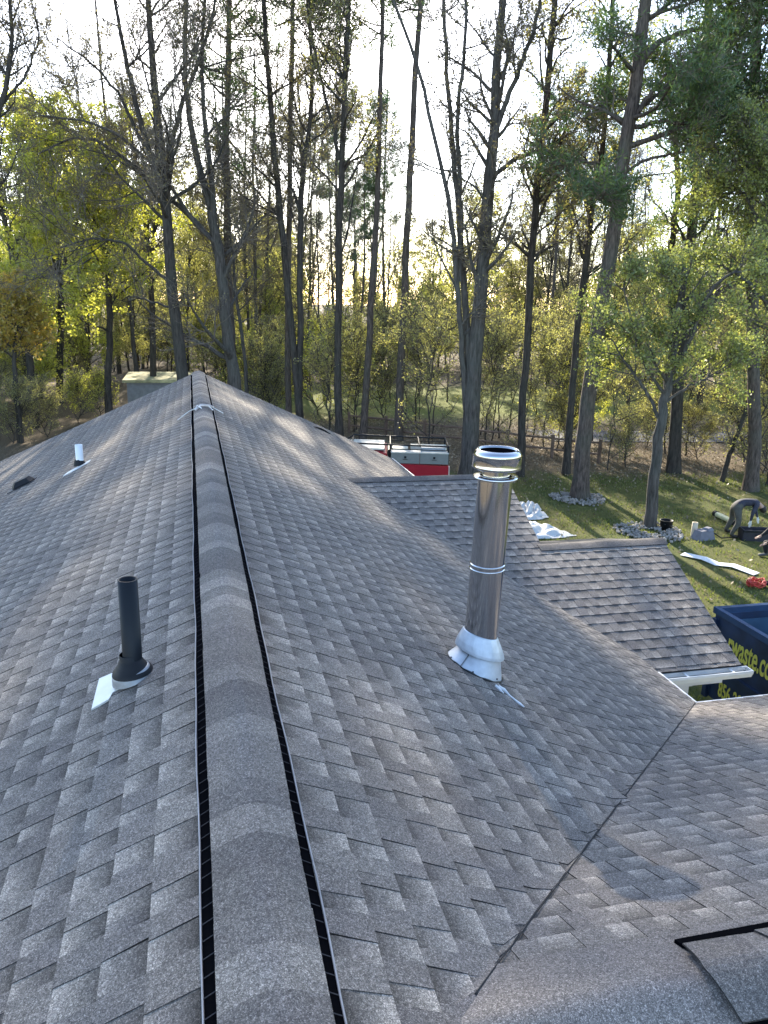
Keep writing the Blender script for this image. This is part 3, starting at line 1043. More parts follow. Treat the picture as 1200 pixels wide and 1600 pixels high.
gx_ = np.concatenate([np.linspace(-700, -90, 10), np.linspace(-80, 110, 96), np.linspace(130, 700, 10)])
gy_ = np.concatenate([np.linspace(-600, -30, 8), np.linspace(-20, 150, 86), np.linspace(170, 900, 10)])
GX, GY = np.meshgrid(gx_, gy_, indexing='ij')
GZ = gz_at(GX, GY)
V = np.stack([GX, GY, GZ], -1).reshape(-1, 3)
nj = len(gy_)
I, J = np.meshgrid(np.arange(len(gx_) - 1), np.arange(nj - 1), indexing='ij')
F = np.stack([I * nj + J, (I + 1) * nj + J, (I + 1) * nj + J + 1, I * nj + J + 1], -1).reshape(-1, 4)
o = link('ground', npmesh('ground', V, [F], ground_material(), smooth=True)); o['kind'] = 'structure'

# road at the far right
mb = MB()
pts = [(17, 37.0), (22, 36.6), (28, 35.6), (36, 33.5), (48, 30)]
V = []
for x_, y_ in pts:
    V += [(x_, y_ - 2.3, float(gz_at(x_, y_ - 2.3)) + 0.03), (x_, y_ + 1.2, float(gz_at(x_, y_ + 1.2)) + 0.03)]
mb.add(V, [(2 * i, 2 * i + 2, 2 * i + 3, 2 * i + 1) for i in range(4)])
o = mb.build('road', simple('worn_asphalt', (0.075, 0.075, 0.078), 0.9, 0, 0.25, 2)); o['kind'] = 'structure'

# leaf litter flakes and grass tufts
rl = np.random.default_rng(5)
N = 34000
X = rl.uniform(5, 34, N); Y = rl.uniform(14, 42, N)
keep = ((Y + rl.normal(0, 2.2, N)) > (28.5 - 0.12 * X)) | (rl.random(N) < 0.10)
X, Y = X[keep], Y[keep]
c = np.stack([X, Y, gz_at(X, Y) + 0.03 + rl.uniform(0, .03, len(X))], -1)
V, F = leaf_quads(c, 0.09, rl, 0.7, np.array([[0, 0, 0.0]]), 1.0)
o = link('leaf_litter', npmesh('leaf_litter', V, [F], LITTER)); tag(o, 'dry brown leaf litter along the edge of the woods', 'leaf litter', kind='stuff')
N = 60000
X = rl.uniform(4, 24, N); Y = rl.uniform(9, 31, N)
keep = (Y < (29.5 - 0.12 * X)) & ((X > 6.3) | (Y > 19)) & (rl.random(N) < 0.5 + 0.5 * np.sin(X * .9) * np.cos(Y * 1.1 + X))
X, Y = X[keep], Y[keep]
c = np.stack([X, Y, gz_at(X, Y) + 0.025], -1)
V, F = leaf_quads(c, 0.085, rl, 0.35, np.array([[0, 0, 1.0]]), 0.55)
o = link('lawn_grass', npmesh('lawn_grass', V, [F], GRASSB)); tag(o, 'short green lawn grass behind the house', 'grass', kind='stuff')


# ------------------------------------------------------------------ trees
HD = np.array([FW[0], FW[1], 0.0]); HD /= np.linalg.norm(HD)
HR = np.array([HD[1], -HD[0], 0.0])


def at(px, py, D):
    """point of the place seen at photo position (px, py) at forward distance D"""
    d = FW * FPX + RT * (px - 600) + UP * (800 - py)
    return CAM + d * (D / (d @ HD))


def base_distance(px, py):
    d = FW * FPX + RT * (px - 600) + UP * (800 - py)
    return float((d * (-CAM[2] / d[2])) @ HD)


def resample(P, R, k):
    P = np.array(P, float); R = np.array(R, float)
    s = np.concatenate([[0], np.cumsum(np.linalg.norm(np.diff(P, axis=0), axis=1))])
    t = np.linspace(0, s[-1], k)
    Q = np.stack([np.interp(t, s, P[:, i]) for i in range(3)], -1)
    # smooth
    for _ in range(2):
        Q[1:-1] = 0.25 * Q[:-2] + 0.5 * Q[1:-1] + 0.25 * Q[2:]
    return Q, np.interp(t, s, R)


def spawn(P, R, n, t0, t1, L, ang, rg, K=5, rr=0.55, up=0.25, wob=0.18, minr=0.004, flat=0.0, tip=0.25, lvar=0.4, shrink=0.6):
    """children on tubes P (N,Kp,3): n in total"""
    N, Kp, _ = P.shape
    ln = np.linalg.norm(P[:, -1] - P[:, 0], axis=1)
    idx = rg.choice(N, n, p=ln / ln.sum())
    t = rg.uniform(t0, t1, n)
    f = t * (Kp - 1); i0 = np.minimum(f.astype(int), Kp - 2); fr = (f - i0)[:, None]
    p = P[idx, i0] * (1 - fr) + P[idx, i0 + 1] * fr
    pr = R[idx, i0] * (1 - fr[:, 0]) + R[idx, i0 + 1] * fr[:, 0]
    tan = nrm(P[idx, i0 + 1] - P[idx, i0])
    rnd = rg.normal(size=(n, 3)); rnd[:, 2] *= (1 - flat)
    side = nrm(rnd - (rnd * tan).sum(1, keepdims=True) * tan)
    a = np.radians(rg.normal(ang, 10, n))[:, None]
    d = nrm(np.cos(a) * tan + np.sin(a) * side)
    length = L * (1 - shrink * t) * rg.uniform(1 - lvar, 1 + lvar, n)
    r0 = np.maximum(pr * rr * rg.uniform(0.7, 1.1, n), minr)
    r0 = np.minimum(r0, pr * 0.95)
    Q = np.empty((n, K, 3)); Q[:, 0] = p
    st = (length / (K - 1))[:, None]
    for k in range(1, K):
        d = nrm(d + wob * rg.normal(size=(n, 3)) + np.array([0, 0, up / K * 2]))
        Q[:, k] = Q[:, k - 1] + d * st
    Rr = r0[:, None] * np.linspace(1, tip, K)[None]
    return Q, np.maximum(Rr, minr * 0.5)


def sample_on(P, n, rg, jitter, t0=0.3):
    N, K, _ = P.shape
    idx = rg.integers(0, N, n)
    f = rg.uniform(t0, 0.999, n) * (K - 1); i0 = f.astype(int); fr = (f - i0)[:, None]
    return P[idx, i0] * (1 - fr) + P[idx, i0 + 1] * fr + rg.normal(size=(n, 3)) * jitter


def build_tree(name, stems, kind, label, cat, rg, bark, base, group=None, limbs=26, limb_len=3.5, leaves=0, leaf_mat=None, leaf_size=0.08,
               t0=0.3, twigs=1400, up=0.3, buds=0, ang=55, root=None, second=9, limb_r=0.45, foliage_t0=None, leafmask=None, pine=False, extra=None):
    """stems: list of (P (K,3), R (K)) world coordinates. trunk = stems + limbs, crown = branches, twigs, leaves"""
    K = 22
    SPn = []
    for (P, R) in stems:
        SPn.append(resample(P, R, K))
    P0 = np.array([a for a, _ in SPn]); R0 = np.array([b for _, b in SPn])
    P0 = P0 - base
    # small crookedness
    wv = rg.normal(size=(len(P0), K, 3)) * 0.02; wv[:, 0] = 0
    P0 = P0 + wv
    if pine:
        L1, RL1 = spawn(P0, R0, limbs, t0, 0.97, limb_len, 78, rg, K=7, rr=limb_r, up=0.15, wob=0.12, minr=0.012, flat=0.8, shrink=0.45)
    else:
        L1, RL1 = spawn(P0, R0, limbs, t0, 0.95, limb_len, ang, rg, K=8, rr=limb_r, up=up, wob=0.16, minr=0.022, shrink=0.45)
    L2, RL2 = spawn(L1, RL1, limbs * second, 0.2, 1.0, limb_len * 0.42, 45, rg, K=5, rr=0.5, up=up * 0.6, wob=0.2, minr=0.013, flat=0.3 if pine else 0)
    g1 = join_tubes([(P0, R0, 10), (L1, RL1, 6)])
    groups = [(L2, RL2, 4)]
    par = [L2, L1[:, 2:]]
    if twigs:
        L3, RL3 = spawn(L2, RL2, twigs, 0.15, 1.0, limb_len * 0.2, 42, rg, K=4, rr=0.6, up=0.15, wob=0.22, minr=0.0068, tip=0.5)
        groups.append((L3, RL3, 3))
    else:
        L3 = L2
    V, F = join_tubes(groups)
    Fs, mi = [F], [0]
    mats = [TWIG]
    if leaves:
        if pine:
            n_c = leaves // 8
            cc = sample_on(L3, n_c, rg, 0.05, 0.35)
            c = np.repeat(cc, 8, axis=0) + rg.normal(size=(n_c * 8, 3)) * 0.11
            dirs = nrm(c - np.repeat(cc, 8, axis=0)) * 0.8 + np.array([0, 0, 0.3])
            v2, f2 = leaf_quads(c, leaf_size * .75, rg, 0.2, dirs, 0.6)
        else:
            c = sample_on(L3, leaves, rg, 0.09, 0.2)
            v2, f2 = leaf_quads(c, leaf_size, rg, 0.75)
        if leafmask is not None:
            k_ = leafmask(c + base)
            v2 = v2.reshape(-1, 4, 3)[k_].reshape(-1, 3); f2 = np.arange(len(v2)).reshape(-1, 4)
        Fs.append(f2 + len(V)); mi.append(1); V = np.concatenate([V, v2]); mats.append(leaf_mat)
    if buds:
        c = sample_on(L3, buds, rg, 0.05, 0.3)
        v2, f2 = leaf_quads(c, 0.075, rg, 0.7)
        Fs.append(f2 + len(V)); mi.append(len(mats)); V = np.concatenate([V, v2]); mats.append(BUD)
    rt = empty(name, tuple(base), label, cat, group)
    tm = npmesh('trunk', g1[0], [g1[1]], bark, smooth=True)
    link('trunk', tm, rt, (0, 0, 0))
    cm = npmesh('crown', V, Fs, mats, mi, smooth=False)
    link('crown', cm, rt, (0, 0, 0))
    return rt


def px_stem(path, D, w0, w1, ground=True, depth=None, rg=rng):
    P = [at(x, y, D + (0 if depth is None else depth * k / max(1, len(path) - 1))) for k, (x, y) in enumerate(path)]
    n = len(P)
    R = [(w0 + (w1 - w0) * k / max(1, n - 1)) / 2 * D * 0.90 / FPX for k in range(n)]
    if ground:
        b = P[0].copy(); b[2] = float(gz_at(b[0], b[1])) - 0.15
        if P[0][2] > b[2] + 0.2:
            P = [b] + P; R = [R[0] * 1.12] + R
        # root flare
        q = P[0] * 0.8 + P[1] * 0.2; 
        f0 = min(0.6, np.linalg.norm(P[1] - P[0]) * .3)
        q = P[0] + (P[1] - P[0]) / np.linalg.norm(P[1] - P[0]) * f0
        P = [P[0], q] + P[1:]; R = [R[0] * 1.35, R[0] * 1.03] + R[1:]
    return P, R


rt_ = np.random.default_rng(99)
heroes = []


def hero(name, label, stems, D, bark, cat='tree', **kw):
    st = []
    for k, s in enumerate(stems):
        path, w0, w1 = s[0], s[1], s[2]
        st.append(px_stem(path, D, w0, w1, ground=(k == 0 or (len(s) > 3 and s[3] == 'g')), depth=(0 if k == 0 else rt_.uniform(-1.5, 1.5))))
    b = np.array(st[0][0][0]); b[2] = float(gz_at(b[0], b[1]))
    t = build_tree(name, st, None, label, cat, rt_, bark, b, **kw)
    heroes.append(b)
    return t


# left pair of large bare hardwoods
hero('bare_oak_tree', 'tall bare hardwood with dark trunk rising just left of the ridge end', [
    ([(292, 660), (285, 580), (268, 450), (262, 350), (254, 270), (245, 180), (236, 80), (232, -10), (225, -150)], 22, 6),
    ([(258, 300), (225, 215), (203, 120), (180, 10), (165, -90)], 11, 3),
    ([(262, 400), (262, 300), (272, 200), (300, 120), (330, 40), (345, -60)], 10, 3),
    ([(263, 440), (228, 410), (190, 376), (140, 372), (95, 388)], 6, 2),
    ([(266, 480), (235, 470), (200, 462), (190, 470)], 4.5, 1.5),
    ([(252, 260), (215, 210), (190, 150), (140, 95), (90, 60)], 7, 2)],
    33, BARK_DARK, limbs=52, limb_len=5.0, twigs=7000, buds=12000, t0=0.45)
hero('bare_oak_tree', 'wide forked bare hardwood with a long limb sweeping left, right of the ridge end', [
    ([(372, 640), (366, 590), (355, 520), (347, 440), (342, 385), (330, 330)], 22, 14),
    ([(330, 330), (312, 270), (298, 200), (288, 100), (292, 0), (295, -140), (300, -330)], 13, 2.5),
    ([(342, 385), (290, 330), (235, 285), (190, 245), (150, 215), (110, 215), (60, 240)], 9, 2.5),
    ([(335, 350), (330, 270), (318, 180), (315, 80), (322, -20), (318, -120)], 10, 3),
    ([(342, 385), (300, 345), (250, 265), (190, 215), (150, 190), (60, 180)], 7, 2.5)],
    35, BARK_GREY, limbs=54, limb_len=5.0, twigs=8000, buds=14000, t0=0.3)
hero('pine_tree', 'dark pine behind the forked hardwood near the ridge end', [
    ([(362, 600), (358, 480), (354, 330), (354, 180), (358, 40), (362, -120), (366, -420)], 14, 5)],
    42, BARK_PINE, limbs=60, limb_len=3.4, t0=0.42, leaves=26000, leaf_mat=NEEDLE, leaf_size=0.24, pine=True, twigs=1200)
hero('bare_tree', 'thin tall bare tree leaning left, first right of the forked hardwood', [
    ([(472, 665), (458, 540), (440, 350), (428, 230), (416, 80), (408, -60), (400, -160), (392, -380)], 14, 3),
    ([(467, 620), (469, 500), (468, 350), (474, 250), (490, 170), (484, 60), (478, -60)], 12, 4),
    ([(468, 330), (455, 290), (438, 265)], 4, 2)],
    36, BARK_DARK, limbs=56, limb_len=3.4, twigs=4200, buds=12000, t0=0.35)
hero('bare_tree', 'straight slender trunk in the middle with a fork at its right', [
    ([(530, 690), (527, 560), (530, 330), (537, 180), (543, 40), (548, -120), (552, -400)], 14, 4),
    ([(530, 250), (518, 190), (500, 120), (485, 40), (478, -60)], 6, 3)],
    35, BARK_DARK, limbs=52, limb_len=3.4, twigs=3600, buds=9000, leaves=5000, leaf_mat=LEAF_OLIVE, leaf_size=0.10, t0=0.4)
hero('pine_tree', 'slim crooked pine trunk right of the middle one', [
    ([(566, 700), (575, 560), (582, 440), (590, 300), (594, 150), (597, 40), (600, -120), (604, -420)], 13, 4)],
    36, BARK_PINE, limbs=44, limb_len=3.3, twigs=2400, leaves=18000, leaf_mat=NEEDLE, leaf_size=0.24, pine=True, t0=0.62)
hero('pine_tree', 'reddish straight pine trunk behind the red truck', [
    ([(622, 690), (628, 560), (634, 420), (641, 260), (649, 120), (660, -20), (668, -140), (678, -420)], 15, 5)],
    36.4, BARK_PINE, limbs=44, limb_len=3.4, twigs=2400, leaves=18000, leaf_mat=NEEDLE, leaf_size=0.24, pine=True, t0=0.62)
hero('vine_clad_tree', 'massive multi-stemmed grey tree behind the steel chimney', [
    ([(733, 742), (735, 680), (737, 600), (745, 520), (754, 430), (762, 300), (772, 200), (778, 90), (786, -20), (790, -150)], 34, 8),
    ([(728, 640), (722, 560), (716, 450), (706, 330), (690, 270), (668, 160), (640, 60), (602, -30)], 11, 4),
    ([(735, 600), (728, 500), (722, 400), (714, 300), (704, 190), (696, 80), (690, -60)], 14, 5),
    ([(764, 290), (790, 255), (830, 236), (880, 245), (930, 256), (965, 262)], 8, 3),
    ([(770, 215), (798, 140), (822, 80), (842, 20), (850, -60)], 9, 4),
    ([(718, 440), (720, 300), (712, 200), (722, 120), (730, 20), (726, -60)], 9, 4)],
    28.5, BARK_GREY, limbs=60, limb_len=2.8, twigs=6500, buds=9000, t0=0.14)
hero('bare_tree', 'slim dark trunk just right of the chimney cap', [
    ([(812, 762), (818, 620), (829, 430), (842, 270), (855, 130), (868, -20), (874, -140)], 14, 8)],
    29.5, BARK_DARK, limbs=50, limb_len=3.0, twigs=3200, buds=9000, leaves=4000, leaf_mat=LEAF_OLIVE, leaf_size=0.09, t0=0.4)
hero('pine_tree', 'big rough-barked pine rising out of the left ring of white stones', [
    ([(905, 780), (915, 660), (934, 500), (955, 400), (968, 290), (984, 190), (1000, 80), (1012, -30), (1020, -160)], 28, 16),
    ([(1000, 100), (1030, 62), (1075, 48), (1130, 42), (1180, 30)], 10, 4),
    ([(985, 195), (1020, 140), (1055, 100), (1095, 70)], 9, 3),
    ([(985, 200), (1030, 190), (1080, 195), (1130, 180)], 8, 3),
    ([(972, 270), (1010, 250), (1070, 235), (1120, 240)], 6, 2.5),
    ([(975, 265), (945, 262), (900, 250)], 4.5, 2)],
    26.3, BARK_PINE, limbs=40, limb_len=3.6, twigs=3000, leaves=30000, leaf_mat=NEEDLE, leaf_size=0.24, pine=True, t0=0.5)
hero('maple_tree', 'smooth grey leaning trunk with fresh green leaves, in the right ring of stones', [
    ([(1015, 834), (1019, 770), (1027, 700), (1036, 640), (1050, 560), (1062, 480), (1070, 420)], 22, 10),
    ([(1032, 660), (1010, 610), (980, 570), (955, 530)], 7, 2.5),
    ([(1045, 590), (1075, 540), (1100, 470), (1130, 430), (1180, 420)], 9, 3),
    ([(1040, 620), (1000, 560), (985, 500), (975, 440)], 6, 2),
    ([(1038, 630), (1080, 600), (1120, 585), (1160, 560)], 5, 2)],
    22.7, BARK_GREY, limbs=46, limb_len=1.75, twigs=2600, leaves=21000, leaf_mat=LEAF_GREEN, leaf_size=0.075, t0=0.52)
hero('gnarled_tree', 'thick dark gnarled trunk behind the leafy maple', [
    ([(1052, 745), (1056, 660), (1062, 560), (1068, 480), (1080, 380), (1090, 260), (1098, 140), (1108, 20), (1112, -120)], 22, 10),
    ([(1066, 530), (1095, 505), (1130, 445), (1170, 440), (1210, 455)], 13, 5),
    ([(1062, 540), (1050, 470), (1048, 380), (1062, 280), (1050, 180), (1040, 60)], 14, 6),
    ([(1092, 250), (1130, 220), (1180, 230)], 7, 3)],
    31, BARK_DARK, limbs=46, limb_len=3.4, twigs=3600, leaves=12000, leaf_mat=LEAF_GREEN, leaf_size=0.09, t0=0.35)
hero('leaning_tree', 'thin dead trunk leaning right on the lawn edge', [
    ([(1122, 765), (1140, 712), (1160, 655), (1180, 590), (1195, 530)], 9, 4)],
    29.5, BARK_DARK, limbs=14, limb_len=1.4, twigs=400, leaves=1500, leaf_mat=LEAF_OLIVE, leaf_size=0.07, t0=0.5)
hero('bare_tree', 'slim trunk just left of the big rough-barked pine', [
    ([(884, 740), (893, 620), (906, 480), (926, 330), (945, 200), (955, 60), (962, -100)], 13, 6)],
    30, BARK_DARK, limbs=38, limb_len=2.8, twigs=2400, leaves=5000, leaf_mat=LEAF_OLIVE, leaf_size=0.08, t0=0.4)
hero('bare_tree', 'slim trunk at left half hidden by lime leaves', [
    ([(240, 600), (237, 480), (232, 390), (222, 300), (205, 220), (190, 120)], 11, 4),
    ([(235, 400), (248, 320), (262, 240), (268, 160)], 6, 2)],
    44, BARK_DARK, limbs=40, limb_len=3.2, twigs=3000, buds=7000, t0=0.4)
hero('bare_tree', 'bare tree cut by the left edge with arching twigs at the upper left', [
    ([(-60, 700), (-60, 500), (-45, 330), (-20, 240), (5, 150), (22, 90), (18, 20), (10, -80)], 14, 4),
    ([(0, 165), (40, 120), (62, 60), (52, 10)], 5, 2)],
    30, BARK_DARK, limbs=30, limb_len=3.0, twigs=2600, buds=6000, t0=0.5)
hero('pine_tree', 'added thin pine behind the thin tree that leans left, its unseen crown shading the roof', [  # added pine: its crown above the view blocks sun from the near roof
    ([(449, 650), (450, 500), (452, 330), (455, 150), (458, 0), (462, -200), (466, -390)], 11, 4)],
    39, BARK_PINE, limbs=44, limb_len=3.6, twigs=2200, leaves=22000, leaf_mat=NEEDLE, leaf_size=0.26, pine=True, t0=0.62)
# dark pine mass of the upper right corner
hero('pine_tree', 'dense dark pine filling the upper right corner', [
    ([(1180, 720), (1176, 560), (1172, 380), (1176, 200), (1182, 60), (1190, -120)], 22, 12),
    ([(1174, 300), (1150, 330), (1130, 330)], 6, 3)],
    28, BARK_PINE, limbs=70, limb_len=4.2, twigs=4200, leaves=40000, leaf_mat=NEEDLE, leaf_size=0.25, pine=True, t0=0.58)
hero('maple_tree', 'leafy green maple hanging in from the right edge', [
    ([(1235, 820), (1230, 700), (1222, 560), (1210, 440), (1200, 320), (1190, 200)], 20, 7),
    ([(1215, 500), (1170, 440), (1120, 410), (1060, 400)], 8, 3),
    ([(1205, 380), (1160, 300), (1110, 280)], 7, 2)],
    25, BARK_GREY, limbs=54, limb_len=2.4, twigs=3000, leaves=28000, leaf_mat=LEAF_GREEN, leaf_size=0.08, t0=0.45)
# lime green maples at the left
hero('maple_tree', 'crooked lime green maple at the left edge with a bent dark limb', [
    ([(48, 600), (44, 540), (32, 470), (18, 400), (4, 320), (-10, 240)], 13, 5),
    ([(18, 390), (45, 350), (75, 315), (84, 280), (72, 240), (50, 200)], 7, 2.5),
    ([(30, 460), (70, 430), (110, 420), (150, 400)], 5, 2)],
    38, BARK_DARK, limbs=50, limb_len=3.8, twigs=1500, leaves=24000, leaf_mat=LEAF_LIME, leaf_size=0.13, t0=0.3)
hero('maple_tree', 'bright lime green maple left of the tall hardwood', [
    ([(168, 610), (172, 520), (170, 430), (164, 330), (150, 230), (140, 190)], 12, 4),
    ([(170, 440), (200, 380), (215, 330)], 6, 2),
    ([(168, 400), (130, 330), (100, 260), (90, 220)], 6, 2)],
    40, BARK_DARK, limbs=50, limb_len=3.8, twigs=1500, leaves=25000, leaf_mat=LEAF_LIME, leaf_size=0.13, t0=0.3)
hero('maple_tree', 'second lime maple behind, between the two at the left', [
    ([(92, 600), (96, 500), (92, 400), (84, 300), (80, 220), (70, 170)], 12, 4),
    ([(94, 430), (120, 350), (128, 280)], 6, 2)],
    46, BARK_DARK, limbs=46, limb_len=4.4, twigs=1400, leaves=22000, leaf_mat=LEAF_LIME, leaf_size=0.15, t0=0.3)
hero('young_tree', 'small tree with golden young leaves at the left edge', [
    ([(25, 610), (22, 560), (24, 500), (30, 460)], 9, 3)],
    34, BARK_DARK, limbs=30, limb_len=2.2, twigs=1200, leaves=9000, leaf_mat=LEAF_GOLD, leaf_size=0.12, t0=0.55)

# background trees: a few kinds, copied
protos = {}


def proto(key, h, r, bark, lean=0.3, forks=1, **kw):
    P = [np.array([0, 0, -.1])]
    R = [r * 1.3]
    d = rt_.normal(size=2) * 0.02
    p = np.array([0., 0., 0.])
    nn = 8
    for k in range(1, nn + 1):
        p = p + np.array([rt_.normal(0, .12) + d[0] * h / nn * 2, rt_.normal(0, .12) + d[1] * h / nn * 2, h / nn])
        P.append(p.copy()); R.append(r * (1 - 0.72 * k / nn))
    stems = [(P, R)]
    for f_ in range(forks):
        k = rt_.integers(3, 5)
        q = P[k].copy(); S_ = [q]; RR = [R[k] * .7]
        dd = nrm(rt_.normal(size=2)) * 0.28
        for j in range(5):
            q = q + np.array([dd[0] * h / nn + rt_.normal(0, .08), dd[1] * h / nn + rt_.normal(0, .08), h / nn * .85]); dd = dd * .75
            S_.append(q.copy()); RR.append(R[k] * .7 * (1 - .15 * (j + 1)))
        stems.append((S_, RR))
    t = build_tree(kw.pop('name', 'woodland_tree'), stems, None, 'x', 'tree', rt_, bark, np.array([0., 0., 0.]), **kw)
    protos[key] = t
    return t


proto('bareA', 19, 0.145, BARK_DARK, forks=2, limbs=34, limb_len=3.6, twigs=2600, buds=4500, t0=0.3)
proto('bareB', 17, 0.105, BARK_GREY, forks=1, limbs=30, limb_len=3.0, twigs=2200, buds=4500, t0=0.25)
proto('leafA', 13, 0.095, BARK_DARK, forks=2, limbs=40, limb_len=3.2, twigs=1400, leaves=15000, leaf_mat=LEAF_OLIVE, leaf_size=0.11, t0=0.15)
proto('leafB', 9, 0.09, BARK_DARK, forks=1, limbs=36, limb_len=2.6, twigs=1200, leaves=14000, leaf_mat=LEAF_LIME, leaf_size=0.10, t0=0.12)
proto('pineA', 22, 0.16, BARK_PINE, forks=0, name='woodland_pine', limbs=40, limb_len=3.4, twigs=1400, leaves=20000, leaf_mat=NEEDLE, leaf_size=0.26, pine=True, t0=0.5)
proto('sapling', 5.5, 0.035, BARK_DARK, forks=1, name='sapling', limbs=26, limb_len=1.5, twigs=900, leaves=2600, leaf_mat=LEAF_OLIVE, leaf_size=0.07, t0=0.1, limb_r=0.6)
proto('brush', 3.2, 0.03, BARK_DARK, forks=4, name='understory_shrub', limbs=44, limb_len=1.7, twigs=1600, leaves=7000, leaf_mat=LEAF_OLIVE, leaf_size=0.06, t0=0.05, limb_r=0.6)
proto('brushlime', 3.2, 0.025, BARK_DARK, forks=4, name='understory_shrub', limbs=44, limb_len=1.9, twigs=1000, leaves=5500, leaf_mat=LEAF_LIME, leaf_size=0.075, t0=0.05, limb_r=0.6)

LAB = {
    'bareA': ('large bare leafless woodland tree', 'tree', 'large bare trees in the woods'),
    'bareB': ('slender grey leafless woodland tree', 'tree', 'slender bare trees in the woods'),
    'leafA': ('tree with sparse olive new leaves', 'tree', 'olive budding trees in the woods'),
    'leafB': ('small lime green leafed tree', 'tree', 'lime green trees in the woods'),
    'pineA': ('dark needled woodland pine', 'tree', 'pines in the woods'),
    'sapling': ('thin sapling with few leaves', 'sapling', 'saplings at the edge of the woods'),
    'brush': ('twiggy olive undergrowth shrub', 'shrub', 'twiggy shrubs at the edge of the woods'),
    'brushlime': ('bright lime undergrowth shrub', 'shrub', 'lime green shrubs at the edge of the woods'),
}
used = {k: False for k in protos}


def place(key, x, y, sc, rz, tiltx=0.0):
    root = protos[key]
    if used[key]:
        r = root.copy(); C.objects.link(r)
        for chd in root.children:
            c_ = chd.copy(); C.objects.link(c_); c_.parent = r
    else:
        r = root; used[key] = True
    lb = LAB[key]
    az_ = math.degrees(math.atan2(x - CAM[0], y))
    D_ = math.hypot(x, y)
    where = ('behind the lime maples at the left' if az_ < -8 else 'behind the far ridge end' if az_ < 3 else 'between ridge end and truck' if az_ < 14 else
             'behind the truck and chimney' if az_ < 24 else 'right of the chimney' if az_ < 32 else 'toward the right edge')
    far_ = 'far back' if D_ > 62 else 'nearer'
    tag(r, f'{lb[0]}, {far_} {where}', lb[1], f'{lb[2]}, {far_} {where}')
    r.location = (x, y, float(gz_at(x, y)))
    r.rotation_euler = (tiltx, rt_.uniform(-.04, .04), rz)
    r.scale = (sc, sc, sc * rt_.uniform(.9, 1.1))
    return r


def polar(az, D):
    return CAM[0] + D * math.sin(az), CAM[1] + D * math.cos(az)


def scatter(key, n, az0, az1, D0, D1, s0, s1, mind=1.6):
    c = 0; tries = 0
    while c < n and tries < n * 20:
        tries += 1
        az = math.radians(rt_.uniform(az0, az1)); D = math.sqrt(rt_.uniform(D0 * D0, D1 * D1))
        x, y = polar(az, D)
        if 3.2 < x < 12.5 and y < 32: continue
        if -8 < x < 1.2 and 40 < y < 51: continue
        if x < -0.14 * y and key in ('bareA', 'bareB', 'leafA', 'pineA') and rt_.random() < 0.55: continue
        if -9 < x < 2.0 and 20 < y < 44 and key in ('brush', 'brushlime', 'sapling', 'leafB'): continue
        if 7 < x < 26 and 33 < y < 66 and key in ('bareA', 'bareB', 'leafA', 'leafB', 'pineA', 'brush', 'brushlime') and rt_.random() < 0.72: continue
        if 16 < x < 45 and abs(y - 36 + (x - 17) * .2) < 2.6: continue
        place(key, x, y, rt_.uniform(s0, s1), rt_.uniform(0, 6.28)); c += 1


scatter('bareA', 34, -30, 50, 44, 110, 0.8, 1.15)
scatter('bareB', 5, -6, 10, 42, 62, 1.1, 1.4)
scatter('bareA', 2, 4, 20, 50, 66, 1.2, 1.3)
scatter('bareB', 80, -30, 50, 38, 105, 0.7, 1.15)
scatter('leafA', 52, -30, 52, 50, 105, 0.7, 1.15)
scatter('leafB', 10, -28, -2, 42, 62, 0.8, 1.1)
scatter('leafB', 16, 4, 50, 55, 90, 0.8, 1.2)
scatter('pineA', 12, 8, 50, 50, 95, 0.8, 1.1)
scatter('pineA', 3, -26, -2, 60, 85, 0.7, 0.9)
scatter('sapling', 26, 14, 50, 31, 45, 0.7, 1.2)
scatter('sapling', 60, -30, 50, 50, 85, 0.9, 1.6)
scatter('sapling', 16, -30, 12, 34, 50, 0.7, 1.2)
scatter('brush', 10, 26, 50, 34, 50, 0.6, 1.0)
scatter('brush', 50, -32, 50, 58, 95, 0.9, 1.5)
scatter('brush', 14, -32, 8, 34, 52, 0.8, 1.2)
scatter('brushlime', 24, -8, 30, 56, 85, 0.9, 1.5)
scatter('brushlime', 8, -34, -8, 30, 42, 0.7, 1.1)
for (px, py, k, sc) in ((395, 640, 'brushlime', 1.2), (430, 645, 'brushlime', 1.1), (500, 650, 'brushlime', 1.3), (550, 655, 'brushlime', 1.0), (600, 655, 'brush', 1.1),
                        (830, 690, 'sapling', .9), (850, 700, 'sapling', .8), (870, 705, 'sapling', .9), (950, 735, 'sapling', .8), (978, 730, 'brush', .6), (675, 690, 'sapling', 1.0), (652, 672, 'sapling', 1.1),
                        (760, 700, 'sapling', 1.0), (20, 690, 'brush', .75), (75, 680, 'brush', .8), (120, 660, 'brushlime', .7), (160, 650, 'brushlime', .7), (925, 690, 'leafB', .5), (890, 690, 'leafB', .45)):
    D = base_distance(px, py); p_ = at(px, py, D)
    place(k, p_[0], p_[1], sc, rt_.uniform(0, 6.28))

